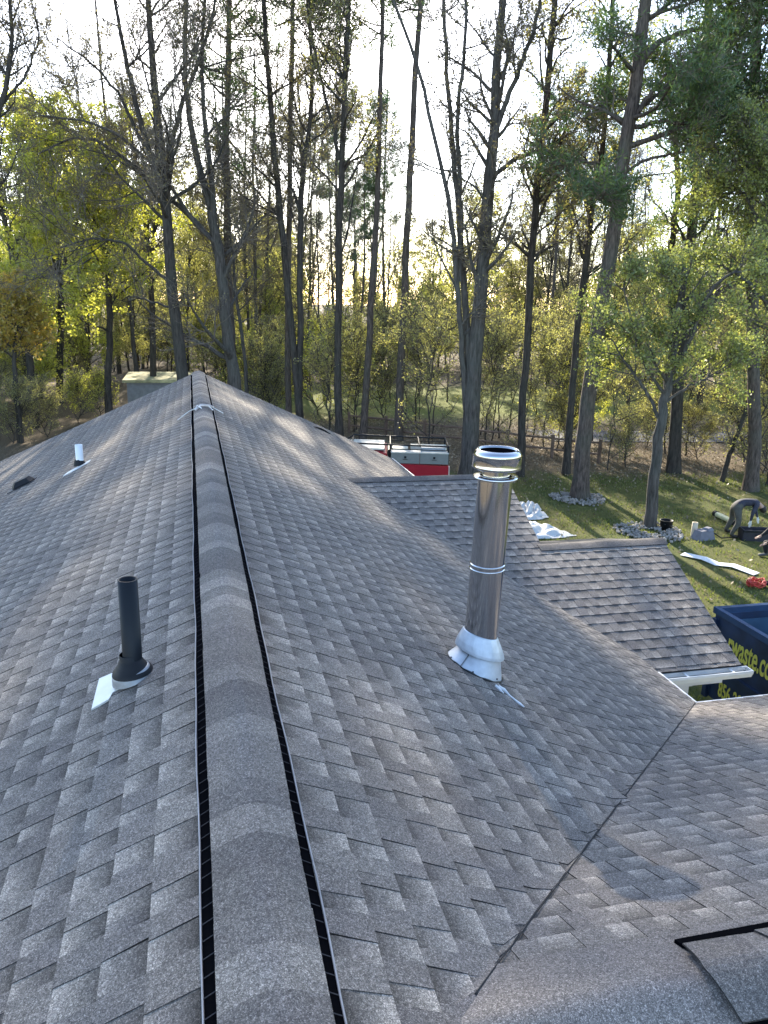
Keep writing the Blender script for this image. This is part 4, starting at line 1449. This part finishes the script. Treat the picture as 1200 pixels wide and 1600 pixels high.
# far wood as one mass
N = 240
Vs, Fs, Ms, b = [], [], [], 0
for k in range(N):
    az = math.radians(rt_.uniform(-40, 62)); D = rt_.uniform(98, 150)
    x, y = polar(az, D); z0 = float(gz_at(x, y)); h = rt_.uniform(11, 18)
    P0 = np.array([[[x, y, z0], [x + rt_.normal(0, .5), y, z0 + h * .5], [x + rt_.normal(0, 1), y, z0 + h]]]); R0 = np.array([[.2, .14, .03]])
    L1, r1 = spawn(P0, R0, 22, .2, 1, 4.5, 40, rt_, K=4, rr=.5, up=.4, minr=.03)
    L2, r2 = spawn(L1, r1, 70, .2, 1, 2.2, 45, rt_, K=3, rr=.6, up=.3, minr=.014)
    V, F = join_tubes([(P0, R0, 5), (L1, r1, 3), (L2, r2, 3)])
    Vs.append(V); Fs.append(F + b); Ms.append(np.zeros(len(F), int)); b += len(V)
    nl = 420
    c = sample_on(L2, nl, rt_, .3)
    V, F = leaf_quads(c, 0.30, rt_, .8)
    Vs.append(V); Fs.append(F + b); Ms.append(np.full(len(F), 1 if rt_.random() < .7 else 2)); b += len(V)
o = link('distant_woods', npmesh('distant_woods', np.concatenate(Vs), Fs, [TWIG, LEAF_OLIVE, LEAF_LIME], Ms))
tag(o, 'far off spring woods closing the view behind all the trees', 'woods', kind='stuff')


# ------------------------------------------------------------------ yard things
def gp(px, py):
    D = base_distance(px, py); p = at(px, py, D); p[2] = float(gz_at(p[0], p[1])); return p


# stone rings
STONE = simple('pale_round_stones', (0.29, 0.265, 0.235), 0.8, 0, 0.45, 3.0)
ico = [(0, 0, 1), (.89, 0, .45), (.28, .85, .45), (-.72, .53, .45), (-.72, -.53, .45), (.28, -.85, .45), (.72, .53, -.45), (-.28, .85, -.45), (-.89, 0, -.45), (-.28, -.85, -.45), (.72, -.53, -.45), (0, 0, -1)]
icf = [(0, 1, 2), (0, 2, 3), (0, 3, 4), (0, 4, 5), (0, 5, 1), (1, 6, 2), (2, 7, 3), (3, 8, 4), (4, 9, 5), (5, 10, 1), (1, 10, 6), (2, 6, 7), (3, 7, 8), (4, 8, 9), (5, 9, 10), (11, 7, 6), (11, 8, 7), (11, 9, 8), (11, 10, 9), (11, 6, 10)]
ico = np.array(ico); icf = np.array(icf)
for (b0, rad, n, lab) in ((gp(905, 780), 0.95, 420, 'ring of pale stones round the foot of the big pine'), (gp(1015, 832), 1.0, 480, 'ring of pale stones round the foot of the leaning maple')):
    Vs, Fs = [], []
    for k in range(n):
        a = rl.uniform(0, 6.28); r = rad * math.sqrt(rl.uniform(.08, 1)) * (1 + .08 * math.sin(3 * a))
        s = rl.uniform(.028, .062)
        M3 = np.array(Matrix.Rotation(rl.uniform(0, 6), 3, Vector(rl.normal(size=3)).normalized()))
        v = (ico * np.array([s, s * rl.uniform(.6, 1), s * .6])) @ M3.T + np.array([b0[0] + r * math.cos(a), b0[1] + r * math.sin(a), b0[2] + .03 + rl.uniform(0, .05)])
        Fs.append(icf + 12 * k); Vs.append(v)
    o = link('stone_ring', npmesh('stone_ring', np.concatenate(Vs), [np.concatenate(Fs)], STONE)); tag(o, lab, 'stones', kind='stuff')

# split rail fence
RAIL = simple('weathered_rail_wood', (0.15, 0.10, 0.075), 0.85, 0, 0.3, 6, stretch=(1, 1, 1))
fa, fb = at(545, 690, 38.0), at(935, 725, 32.5)
fe = empty('rail_fence', (fa[0], fa[1], 0), 'brown split rail fence along the woods edge behind the truck', 'fence')
nP = 7
pp_ = [fa + (fb - fa) * k / (nP - 1) for k in range(nP)]
for k, p in enumerate(pp_):
    g0 = float(gz_at(p[0], p[1]))
    b_ = MB(); b_.box((p[0], p[1], g0 + .5), (.11, .11, 1.05), rz=.3 * k); b_.build('post', RAIL, fe)
    if k < nP - 1:
        q_ = pp_[k + 1]; g1_ = float(gz_at(q_[0], q_[1]))
        for hz in (0.38, 0.86):
            b_ = MB(); b_.tube([(p[0], p[1], g0 + hz), ((p[0] + q_[0]) / 2, (p[1] + q_[1]) / 2, (g0 + g1_) / 2 + hz - .03 * random.random()), (q_[0], q_[1], g1_ + hz + .02)], [.045, .055, .045], 6); b_.build('rail', RAIL, fe)

# low flat shed with mossy roof beyond the ridge
sh = empty('flat_roof_shed', (-2.6, 45.5, 0), 'low grey shed with a sunlit mossy flat roof beyond the ridge, at left', 'shed')
b_ = MB(); b_.box((-1.9, 46.2, 0.92), (3.3, 4.4, 1.84)); b_.build('wall', simple('grey_block_wall', (0.22, 0.22, 0.22), .9, 0, .15, 5), sh)
b_ = MB(); b_.box((-1.9, 46.2, 1.92), (3.7, 4.9, 0.14)); b_.build('roof', simple('mossy_felt_roof', (0.40, 0.37, 0.20), .95, 0, .5, 3), sh)


# crumpled sheets on the lawn
def crumple(name, label, cat, pts, h, rg, mat, seg=26, fold=3.0):
    P = np.array([gp(*p)[:2] for p in pts])
    # bilinear patch over 4 corners
    V = []
    for i in range(seg + 1):
        for j in range(seg + 1):
            u, v = i / seg, j / seg
            p = (1 - u) * (1 - v) * P[0] + u * (1 - v) * P[1] + u * v * P[2] + (1 - u) * v * P[3]
            e = math.sin(math.pi * u) * math.sin(math.pi * v)
            w_ = abs(math.sin(u * 9.1 * fold / 3 + 3 * v + math.sin(v * 7))) * abs(math.cos(v * 7.3 * fold / 3 - 2 * u + math.sin(u * 5)))
            z = .012 + h * (.25 + .75 * w_) * e ** .6
            V.append((p[0] + .06 * math.sin(9 * v + i) * (1 - e), p[1] + .06 * math.sin(7 * u + j) * (1 - e), z))
    n1_ = seg + 1
    F = [(i * n1_ + j, (i + 1) * n1_ + j, (i + 1) * n1_ + j + 1, i * n1_ + j + 1) for i in range(seg) for j in range(seg)]
    b_ = MB(); b_.add(V, F, 0, True)
    o = b_.build(name, mat); tag(o, label, cat)
    return o


TARP = simple('white_tarp', (0.55, 0.56, 0.56), 0.55, 0, 0.06, 3, 0.4)
crumple('plastic_tarp', 'bunched up white plastic tarp on the lawn, the one farther from the house', 'tarp', [(806, 815), (856, 810), (838, 789), (800, 789)], 0.34, rl, TARP, fold=4)
crumple('plastic_tarp', 'white plastic tarp spread flatter on the lawn with a pointed right end', 'tarp', [(800, 846), (900, 838), (858, 823), (812, 812)], 0.20, rl, TARP, fold=3)
# long white strip
b_ = MB()
ca = [gp(1066, 867), gp(1100, 876), (gp(1120, 883)), gp(1145, 887), gp(1182, 899)]
V = []
for k, c_ in enumerate(ca):
    d_ = (ca[min(k + 1, 4)] - ca[max(k - 1, 0)])[:2]; d_ /= np.linalg.norm(d_); nn_ = np.array([-d_[1], d_[0]]) * .125
    zz_ = .05 + .03 * (k % 2)
    V += [(c_[0] + nn_[0], c_[1] + nn_[1], zz_), (c_[0] - nn_[0], c_[1] - nn_[1], zz_ - .02)]
V += [(x__, y__, z__ - .012) for x__, y__, z__ in V]
F = []
for k in range(4):
    F += [(2 * k, 2 * k + 2, 2 * k + 3, 2 * k + 1), (10 + 2 * k, 10 + 2 * k + 1, 10 + 2 * k + 3, 10 + 2 * k + 2), (2 * k, 10 + 2 * k, 12 + 2 * k, 2 * k + 2), (2 * k + 1, 2 * k + 3, 13 + 2 * k, 11 + 2 * k)]
b_.add(V, F)
o = b_.build('metal_strip', simple('white_coil_metal', (0.80, 0.80, 0.80), 0.45, 0, 0.03)); tag(o, 'long narrow white strip of metal flashing lying on the grass', 'strip')

# yellow tube with black ends
a_, c_ = gp(1118, 808), gp(1147, 822)
a_[2] = c_[2] = .11
tb = empty('tube', tuple((a_ + c_) / 2 - np.array([0, 0, .11])), 'pale yellow tube with black end caps lying on the lawn left of the bending man', 'tube')
b_ = MB(); b_.tube([a_, c_], .085, 14); b_.build('barrel', simple('pale_yellow_plastic', (0.62, 0.60, 0.36), .4), tb)
d_ = (c_ - a_) / np.linalg.norm(c_ - a_)
for q_ in (a_, c_):
    b_ = MB(); b_.tube([q_ - d_ * .07, q_ + d_ * .07], .10, 14); b_.build('end_cap', BLACKP, tb)
# grey sack with beige roll
g_ = gp(1098, 842)
sk = empty('work_bag', tuple(g_), 'grey tool bag with an upright beige paper roll on the lawn', 'bag')
b_ = MB(); b_.box((g_[0], g_[1], .14), (.62, .36, .28), rz=.2, taper=.72); b_.box((g_[0] + .12, g_[1], .30), (.3, .25, .08), rz=.4, taper=.6); b_.build('sack', simple('grey_canvas', (0.17, 0.17, 0.20), .8, 0, .15, 8, .5), sk)
b_ = MB(); b_.lathe((g_[0] - .10, g_[1] + .30, 0), [(.085, 0), (.085, .42), (.05, .42), (.05, .30)], 16, cap1=False); b_.build('paper_roll', simple('kraft_paper', (0.55, 0.47, 0.34), .8), sk)
b_ = MB(); b_.tube([(g_[0] + .2, g_[1] - .05, .24), (g_[0] + .5, g_[1] - .15, .05), (g_[0] + 1.1, g_[1] - .1, .03)], .018, 6); b_.build('strap', BLACKP, sk)
# black bucket behind the maple
g_ = gp(1030, 829)
b_ = MB(); b_.lathe(tuple(g_ + np.array([.25, .05, 0])), [(.001, .0), (.16, 0), (.19, .30), (.20, .31), (.175, .31), (.15, .05), (.001, .05)], 20)
bk = b_.build('bucket', BLACKP); tag(bk, 'black bucket peeking out right of the leaning maple foot', 'bucket')
b_ = MB(); b_.tube([(g_[0] + .06, g_[1] + .05, .30), (g_[0] + .12, g_[1] - .08, .20), (g_[0] + .30, g_[1] - .14, .16), (g_[0] + .42, g_[1] - .02, .22), (g_[0] + .44, g_[1] + .05, .30)], .006, 5); b_.build('handle', STEELD, bk)
# red coiled hose and black tube
g_ = gp(1181, 916)
hs = empty('coiled_hose', tuple(g_), 'bright red coiled air hose on the grass above the dumpster', 'hose')
pts = []
for k in range(140):
    a = k * .33; r = .20 + .035 * math.sin(k * .9)
    pts.append((g_[0] + r * math.cos(a), g_[1] + r * math.sin(a) * .8, .03 + .13 * (k / 140) + .03 * math.sin(k * 1.7)))
b_ = MB(); b_.tube(pts, .016, 6); b_.build('coil', simple('red_rubber', (0.50, 0.045, 0.03), .4), hs)
b_ = MB(); b_.tube([(g_[0] + .15, g_[1], .10), (g_[0] + .6, g_[1] - .25, .06), (g_[0] + 1.3, g_[1] - .7, .05)], .055, 10); b_.build('air_tube', BLACKP, hs)


# ------------------------------------------------------------------ dumpster with lettering
def lettering(text, size, loc, rot, mat, parent, name='lettering', extrude=0.003, bold=0.012, sx=1.0):
    cu = bpy.data.curves.new(name, 'FONT'); cu.body = text; cu.size = size; cu.extrude = extrude; cu.offset = bold
    tmp = bpy.data.objects.new('tmp', cu); C.objects.link(tmp)
    dg = bpy.context.evaluated_depsgraph_get()
    me = bpy.data.meshes.new_from_object(tmp.evaluated_get(dg))
    bpy.data.objects.remove(tmp)
    me.name = name
    M4 = Matrix.Translation(Vector(loc)) @ rot.to_4x4() @ Matrix.Diagonal((sx, 1, 1, 1))
    me.transform(M4)
    me.materials.clear(); me.materials.append(mat)
    o = link(name, me, parent)
    return o


DX, DY1, DY0, DH, DW = 8.10, 10.25, 4.6, 1.62, 2.35
NAVY = simple('navy_dumpster_paint', (0.010, 0.027, 0.070), 0.5, 0.0, 0.65, 2.2, 0.3)
NAVYL = simple('lighter_blue_inner_paint', (0.045, 0.10, 0.17), 0.5, 0.1, 0.35, 2.5)  # inside of the dumpster, a lighter blue than the body
YEL = simple('yellow_lettering_paint', (0.62, 0.60, 0.10), 0.5, 0, 0.05)
dm = empty('dumpster', (DX + DW / 2, (DY0 + DY1) / 2, 0), 'navy blue roll-off dumpster with yellow lettering at the right edge', 'dumpster')
b_ = MB()
t_ = .05
b_.box((DX + t_ / 2, (DY0 + DY1) / 2, .18 + (DH - .18) / 2), (t_, DY1 - DY0, DH - .18))
b_.box((DX + DW - t_ / 2, (DY0 + DY1) / 2, .18 + (DH - .18) / 2), (t_, DY1 - DY0, DH - .18))
b_.box((DX + DW / 2, DY1 - t_ / 2, .18 + (DH - .18) / 2), (DW - 2 * t_ - .004, t_, DH - .18))
b_.box((DX + DW / 2, DY0 + t_ / 2, .18 + (DH - .18) / 2), (DW - 2 * t_ - .004, t_, DH - .18))
b_.box((DX + DW / 2, (DY0 + DY1) / 2, .22), (DW - 2 * t_ - .004, DY1 - DY0 - 2 * t_ - .004, .06))
b_.build('body', NAVY, dm)
b_ = MB()
b_.box((DX + t_ + .006, (DY0 + DY1) / 2, .9), (.006, DY1 - DY0 - .2, 1.2)); b_.box((DX + DW - t_ - .006, (DY0 + DY1) / 2, .9), (.006, DY1 - DY0 - .2, 1.2)); b_.box((DX + DW / 2, DY1 - t_ - .006, .9), (DW - .2, .006, 1.2))
b_.build('inner_lining', NAVYL, dm)
b_ = MB()
rw = .085
b_.box((DX + .02, (DY0 + DY1) / 2, DH + .05), (rw, DY1 - DY0 + .1, .10)); b_.box((DX + DW - .02, (DY0 + DY1) / 2, DH + .05), (rw, DY1 - DY0 + .1, .10)); b_.box((DX + DW / 2, DY1, DH + .05), (DW - rw - .05, rw, .10))
b_.build('top_rail', simple('blue_rail_paint', (0.02, 0.055, 0.13), .45, .1, .3, 4), dm)
for zz_ in (0.78,):
    b_ = MB(); b_.box((DX - .03, (DY0 + DY1) / 2, zz_), (.055, DY1 - DY0 - .05, .07)); b_.build('side_rib', NAVY, dm)
for yy_ in (DY1 - .05, DY0 + .3):
    b_ = MB(); b_.box((DX - .03, yy_, .85), (.06, .10, 1.4)); b_.build('post_rib', NAVY, dm)
for sx_ in (.3, DW - .3):
    b_ = MB(); b_.box((DX + sx_, (DY0 + DY1) / 2, .09), (.12, DY1 - DY0, .18)); b_.build('skid', NAVY, dm)
# text runs toward the viewer on the left face (face normal -X, reading direction -Y)
rot = Matrix(((0, 0, -1), (-1, 0, 0), (0, 1, 0)))
LT1 = (9.86, 1.10); LT2 = (9.92, 0.31)
lettering('rwaste.com', .54, (DX - .006, LT1[0], LT1[1]), rot, YEL, dm, sx=.47, bold=.009)
lettering('856-20', .36, (DX - .006, LT2[0], LT2[1]), rot, YEL, dm, sx=.54, bold=.007)

# ------------------------------------------------------------------ red pickup truck
TD = 25.6
tc_ = CAM + HD * TD + HR * (52 / FPX * TD); tc_[2] = 0
tr = empty('pickup_truck', tuple(tc_), 'red work pickup with ladder rack and grey side toolboxes parked behind the roof', 'truck')
LX = -HR      # front of the truck points left in the photo
RED = simple('red_truck_paint', (0.30, 0.010, 0.025), 0.28, 0, 0.06, 3)
GLASS = simple('dark_truck_glass', (0.05, 0.10, 0.10), 0.08, 0, 0.1)
TBOX = simple('grey_aluminium_toolbox', (0.17, 0.18, 0.17), 0.6, 0.0, 0.06)
BEIGE = simple('cream_load_cover', (0.62, 0.60, 0.50), 0.6, 0, 0.08)
MT = Matrix(((LX[0], HD[0], 0), (LX[1], HD[1], 0), (0, 0, 1)))   # local x forward (left), y away from viewer


def tl(x, y, z): return MT @ Vector((x, y, z)) + Vector(tc_)


def tbox(mb, c, d, mi=0): mb.box(tl(*c), d, mi, M=MT)


def prism(mb, prof, y0, y1, mi=0, smooth=False):
    n = len(prof)
    V = [tl(x, y0, z) for x, z in prof] + [tl(x, y1, z) for x, z in prof]
    mb.add(V, [tuple(range(n)), tuple(range(n, 2 * n))[::-1]] + [(i, n + i, n + (i + 1) % n, (i + 1) % n) for i in range(n)], mi, smooth)


# x: tailgate at -0.95, cab back at 0.95, bonnet to 4.1 ; near side y=-0.95
def arch(xc, r, n=9): return [(xc + r * math.cos(math.pi * k / n), .42 + r * math.sin(math.pi * k / n) * 1.05) for k in range(n + 1)]


b_ = MB()
prof = [(-.95, .55), (-.95, 1.32), (.93, 1.36), (.93, .50)] + arch(.02, .46)
for yy_ in (-.95, .87): prism(b_, prof, yy_, yy_ + .08)
tbox(b_, (-.92, 0, .95), (.06, 1.72, .78)); tbox(b_, (0, 0, .72), (1.8, 1.72, .05)); b_.build('bed', RED, tr)
b_ = MB()
prism(b_, [(.98, .50), (.98, 1.40), (1.06, 1.68), (1.35, 1.74), (2.35, 1.72), (2.95, 1.42), (2.95, .50)], -.94, .94)
prism(b_, [(2.96, .50), (2.96, 1.36), (3.9, 1.26), (4.15, 1.05), (4.15, .50)], -.94, .94); b_.build('cab', RED, tr)
b_ = MB(); prism(b_, [(1.15, 1.42), (1.20, 1.64), (1.62, 1.67), (1.66, 1.42)], -.95, -.945); b_.build('rear_side_window', GLASS, tr)
b_ = MB(); prism(b_, [(1.85, 1.42), (1.82, 1.67), (2.25, 1.67), (2.66, 1.42)], -.95, -.945); b_.build('front_side_window', GLASS, tr)
b_ = MB(); tbox(b_, (1.72, 0, 1.79), (1.15, 1.6, .05)); b_.build('cream_roof_load', BEIGE, tr)
for xw in (.02, 3.35):
    for yw in (-.86, .86):
        b_ = MB(); c_ = tl(xw, yw, .40); MR = MT @ Matrix.Rotation(math.pi / 2, 3, 'X')
        b_.lathe(c_, [(.20, -.12), (.36, -.12), (.39, -.08), (.39, .08), (.36, .12), (.20, .12)], 24, M=MR); wh_ = b_.build('wheel', BLACKP, tr)
        b_ = MB(); b_.lathe(c_, [(.001, -.10), (.20, -.11), (.20, .11), (.001, .10)], 16, M=MR); b_.build('rim', STEELD, wh_)
# toolboxes
for (xa_, xb_) in ((-.93, -.02), (.0, .92)):
    b_ = MB(); tbox(b_, ((xa_ + xb_) / 2, -.78, 1.545), (xb_ - xa_, .36, .34)); tx = b_.build('toolbox', TBOX, tr)
    b_ = MB(); tbox(b_, ((xa_ + xb_) / 2, -.78, 1.73), (xb_ - xa_ + .01, .40, .03)); b_.build('lid', simple('pale_lid', (0.5, 0.5, 0.45), .4), tx)
    b_ = MB(); tbox(b_, ((xa_ + xb_) / 2, -.968, 1.58), (.07, .02, .07)); tbox(b_, ((xa_ + xb_) / 2, -.968, 1.51), (.16, .014, .014)); b_.build('latch', BLACKP, tx)
b_ = MB(); tbox(b_, (.62, -.2, 1.66), (.5, .7, .26)); b_.build('load_box', BEIGE, tr)
b_ = MB(); tbox(b_, (-.35, .45, 1.66), (1.2, .5, .14)); b_.build('far_load', BEIGE, tr)
b_ = MB(); tbox(b_, (-.45, -.5, 1.80), (.8, .24, .10)); b_.build('grey_tray', simple('blue_grey_tray', (0.33, 0.37, 0.40), .5), tr)
# rack
rk = MB()
for yr in (-.82, .82):
    rk.tube([tl(-.93, yr, 1.35), tl(-.93, yr, 1.93)], .03, 8); rk.tube([tl(.95, yr, 1.35), tl(.95, yr, 1.95)], .03, 8)
    rk.tube([tl(-.95, yr, 1.93), tl(.95, yr, 1.95), tl(2.2, yr, 1.97), tl(2.45, yr, 1.80)], .028, 8)
    rk.tube([tl(-.93, yr, 1.80), tl(.95, yr, 1.82)], .014, 8)
for xr in (-.93, .0, .95, 2.2): rk.tube([tl(xr, -.82, 1.94), tl(xr, .82, 1.94)], .025, 8)
rk.build('ladder_rack', BLACKP, tr)
b_ = MB(); tbox(b_, (-.975, -.84, 1.12), (.03, .14, .34)); b_.build('tail_light', simple('pale_tail_lamp', (0.70, 0.55, 0.50), .25), tr)
b_ = MB(); tbox(b_, (-1.05, 0, .62), (.16, 1.8, .16)); b_.build('bumper', STEELD, tr)
b_ = MB(); tbox(b_, (.965, 0, 1.1), (.02, 1.7, 1.1)); tbox(b_, (1.0, -.5, 1.62), (.05, .8, .36)); b_.build('rear_cab_window', BLACKP, tr)

# ------------------------------------------------------------------ people
SKIN = simple('skin', (0.42, 0.26, 0.19), 0.6, 0, 0.05)
SHIRT = simple('charcoal_shirt', (0.030, 0.032, 0.05), 0.8, 0, 0.25, 14)
PANTS = simple('grey_green_trousers', (0.075, 0.073, 0.06), 0.85, 0, 0.2, 12)
PANTB = simple('black_trousers', (0.018, 0.018, 0.022), 0.85, 0, 0.2, 12)
BOOT = simple('dark_work_boot', (0.035, 0.028, 0.022), 0.6)
GLOVE = simple('pale_work_glove', (0.62, 0.62, 0.58), 0.7)
HAIR = simple('dark_hair', (0.02, 0.016, 0.012), 0.7)


def person(base, J, E, head, label, mats, rz, regions, hair_dir):
    """J: name -> (pos, radius); E: edges; regions: name->material index"""
    root = empty('person', tuple(base), label, 'person')
    R3 = Matrix.Rotation(rz, 3, 'Z')
    names = list(J)
    pos = {k: R3 @ Vector(J[k][0]) + Vector(base) for k in names}
    me = bpy.data.meshes.new('body')
    idx = {k: i for i, k in enumerate(names)}
    me.from_pydata([pos[k] for k in names], [(idx[a], idx[b]) for a, b in E], [])
    me.update()
    o = bpy.data.objects.new('tmp', me); C.objects.link(o)
    sk_ = o.modifiers.new('s', 'SKIN'); sk_.use_smooth_shade = True
    if not me.skin_vertices: me.skin_vertices.new()
    for k in names:
        sv = me.skin_vertices[0].data[idx[k]]
        r = J[k][1]
        if isinstance(r, float) and r > .045: r *= 1.18
        sv.radius = (r, r) if not isinstance(r, tuple) else r
        sv.use_root = (k == 'pelvis')
    sb = o.modifiers.new('d', 'SUBSURF'); sb.levels = 2; sb.render_levels = 2
    dg = bpy.context.evaluated_depsgraph_get()
    m2 = bpy.data.meshes.new_from_object(o.evaluated_get(dg))
    bpy.data.objects.remove(o)
    m2.materials.clear()
    for mt in mats: m2.materials.append(mt)
    segs = [(np.array(pos[a]), np.array(pos[b]), regions[b]) for a, b in E]
    for p in m2.polygons:
        c = np.array(p.center); best = (1e9, 0)
        for a, b, r in segs:
            ab = b - a; t = max(0, min(1, ((c - a) @ ab) / max(ab @ ab, 1e-9))); d = np.linalg.norm(c - a - ab * t)
            if d < best[0]: best = (d, r)
        p.material_index = best[1]; p.use_smooth = True
    m2.name = 'body'
    link('body', m2, root)
    # head with face, separate hair
    hc = pos[head]; hd_ = (R3 @ Vector(hair_dir)).normalized()
    q = hd_.to_track_quat('Z', 'Y').to_matrix()     # local z = crown direction
    b_ = MB()
    b_.lathe(hc, [(.02, .125), (.06, .112), (.085, .075), (.094, .02), (.094, -.02), (.088, -.05)], 16, M=q, cap1=False)
    b_.add([hc + q @ Vector((0, 0, .125))], [])
    b_.build('hair', HAIR, root)
    return root


# man bending over the toolbox. local x to the right of the photo, y away
gpn = gp(1172, 838)
gpn = gp(1158, 838)
ang_ = math.atan2(HR[1], HR[0])


def hand(J, E, nm, wrist, pts, palm_r=.035):
    J[nm + 'palm'] = (pts[0], palm_r); E.append((wrist, nm + 'palm'))
    ax = Vector(pts[0]) - Vector(J[wrist][0]); ax.normalize()
    side = ax.cross(Vector((0, 0, 1)))
    if side.length < .1: side = Vector((1, 0, 0))
    side.normalize()
    for k, (off, ln) in enumerate(((-.033, .075), (-.011, .088), (.011, .084), (.033, .066))):
        a = Vector(pts[0]) + side * off + ax * .03
        b = a + ax * ln * .55; c = b + (ax * .6 + Vector((0, 0, -.5))).normalized() * ln * .5
        J[f'{nm}f{k}a'] = (tuple(a), .010); J[f'{nm}f{k}b'] = (tuple(b), .0095); J[f'{nm}f{k}c'] = (tuple(c), .008)
        E += [(nm + 'palm', f'{nm}f{k}a'), (f'{nm}f{k}a', f'{nm}f{k}b'), (f'{nm}f{k}b', f'{nm}f{k}c')]
    a = Vector(pts[0]) - side * .045 - ax * .01
    b = a - side * .02 + ax * .04
    J[nm + 't0'] = (tuple(a), .012); J[nm + 't1'] = (tuple(b), .010)
    E += [(nm + 'palm', nm + 't0'), (nm + 't0', nm + 't1')]


def make_body(P):
    J = {}; E = []
    J['pelvis'] = (P['pelvis'], (.17, .13)); J['waist'] = (P['waist'], (.15, .12)); J['chest'] = (P['chest'], (.18, .13)); J['neckb'] = (P['neckb'], (.10, .08)); J['neck'] = (P['neck'], .058)
    J['head'] = (P['head'], (.088, .10)); J['crown'] = (P['crown'], (.07, .08))
    E += [('pelvis', 'waist'), ('waist', 'chest'), ('chest', 'neckb'), ('neckb', 'neck'), ('neck', 'head'), ('head', 'crown')]
    for s in 'lr':
        J[s + 'hip'] = (P[s + 'hip'], .105); J[s + 'knee'] = (P[s + 'knee'], .07); J[s + 'calf'] = (tuple((Vector(P[s + 'knee']) * .6 + Vector(P[s + 'ankle']) * .4)), .066); J[s + 'ankle'] = (P[s + 'ankle'], .048)
        J[s + 'heel'] = (tuple(Vector(P[s + 'ankle']) + Vector((0, 0, -.05))), .05); J[s + 'toe'] = (P[s + 'toe'], (.05, .035))
        E += [('pelvis', s + 'hip'), (s + 'hip', s + 'knee'), (s + 'knee', s + 'calf'), (s + 'calf', s + 'ankle'), (s + 'ankle', s + 'heel'), (s + 'heel', s + 'toe')]
        J[s + 'sho'] = (P[s + 'sho'], .075); J[s + 'elb'] = (P[s + 'elb'], .048); J[s + 'wri'] = (P[s + 'wri'], .033)
        E += [('chest', s + 'sho'), (s + 'sho', s + 'elb'), (s + 'elb', s + 'wri')]
        hand(J, E, s, s + 'wri', [P[s + 'hand']])
    return J, E


def regs(E, long_sleeve=False, hands=0):
    r = {}
    for a, b in E:
        if b in ('waist', 'chest', 'neckb') or b.endswith('sho'): r[b] = 1
        elif b.endswith('elb'): r[b] = 1
        elif b.endswith('hip') or b.endswith('knee') or b.endswith('calf') or b.endswith('ankle'): r[b] = 2
        elif b.endswith('heel') or b.endswith('toe'): r[b] = 3
        elif b.endswith('wri'): r[b] = 1 if long_sleeve else 0
        elif 'palm' in b or b[1:2] in 'ft': r[b] = 4 if hands else 0
        else: r[b] = 0
    return r


P = dict(pelvis=(-.22, .05, .90), waist=(-.12, .05, 1.04), chest=(.12, .03, 1.10), neckb=(.34, .01, 1.02), neck=(.42, 0, .95), head=(.50, -.01, .86), crown=(.54, -.02, .77),
         lhip=(-.26, .17, .84), lknee=(-.20, .30, .47), lankle=(-.34, .30, .12), ltoe=(-.12, .34, .04),
         rhip=(-.26, -.09, .84), rknee=(-.22, -.20, .47), rankle=(-.38, -.18, .12), rtoe=(-.18, -.24, .04),
         lsho=(.26, .19, 1.05), lelb=(.40, .24, .80), lwri=(.46, .14, .56), lhand=(.47, .12, .49),
         rsho=(.26, -.17, 1.03), relb=(.12, -.24, .78), rwri=(.10, -.22, .54), rhand=(.10, -.22, .46))
J, E = make_body(P)
person(gpn, J, E, 'head', 'man in dark shirt and grey trousers bending low over a black toolbox on the lawn', [SKIN, SHIRT, PANTS, BOOT, GLOVE], ang_, regs(E, True, 1), (.5, -.1, -.8))
# his toolbox
Rz = Matrix.Rotation(ang_ - .08, 3, 'Z')
tb_c = Vector(gpn) + Matrix.Rotation(ang_, 3, 'Z') @ Vector((.28, -.30, 0))
tbx = empty('toolbox', tuple(tb_c), 'open black plastic toolbox on the grass under the bending man', 'toolbox')
b_ = MB()
for (c_, d_) in (((0, 0, .02), (.88, .42, .04)), ((0, -.20, .18), (.88, .03, .30)), ((0, .20, .18), (.88, .03, .30)), ((-.43, 0, .18), (.03, .37, .30)), ((.43, 0, .18), (.03, .37, .30))):
    b_.box(Rz @ Vector(c_) + tb_c, d_, M=Rz)
b_.build('tray', simple('navy_black_plastic', (0.018, 0.018, 0.03), .5), tbx)
b_ = MB(); b_.box(Rz @ Vector((0, -.225, .29)) + tb_c, (.90, .03, .05), M=Rz); b_.build('rim', BLACKP, tbx)
b_ = MB(); b_.tube([Rz @ Vector(p) + tb_c for p in ((-.1, -.24, .2), (-.1, -.27, .2), (.1, -.27, .2), (.1, -.24, .2))], .012, 6); b_.build('handle', BLACKP, tbx)

# kneeling figure cut by the right edge
gk = gp(1214, 874)
P = dict(pelvis=(.10, 0, .42), waist=(.08, 0, .58), chest=(-.04, 0, .80), neckb=(-.14, 0, .95), neck=(-.19, 0, 1.02), head=(-.25, 0, 1.12), crown=(-.28, 0, 1.22),
         lhip=(.10, .13, .38), lknee=(-.30, .20, .42), lankle=(-.22, .20, .12), ltoe=(-.42, .22, .04),
         rhip=(.10, -.13, .36), rknee=(-.28, -.18, .09), rankle=(.14, -.18, .10), rtoe=(.30, -.18, .06),
         lsho=(-.10, .19, .90), lelb=(-.28, .24, .68), lwri=(-.46, .14, .60), lhand=(-.53, .12, .58),
         rsho=(-.10, -.19, .90), relb=(-.24, -.25, .64), rwri=(-.42, -.16, .50), rhand=(-.49, -.14, .46))
J, E = make_body(P)
person(gk, J, E, 'head', 'worker in black crouching on the lawn, half cut off by the right edge', [SKIN, simple('black_hoodie', (0.014, 0.014, 0.016), .8), PANTB, simple('grey_boot', (0.12, 0.12, 0.12), .6), SKIN], ang_, regs(E, True, 0), (-.1, 0, 1))
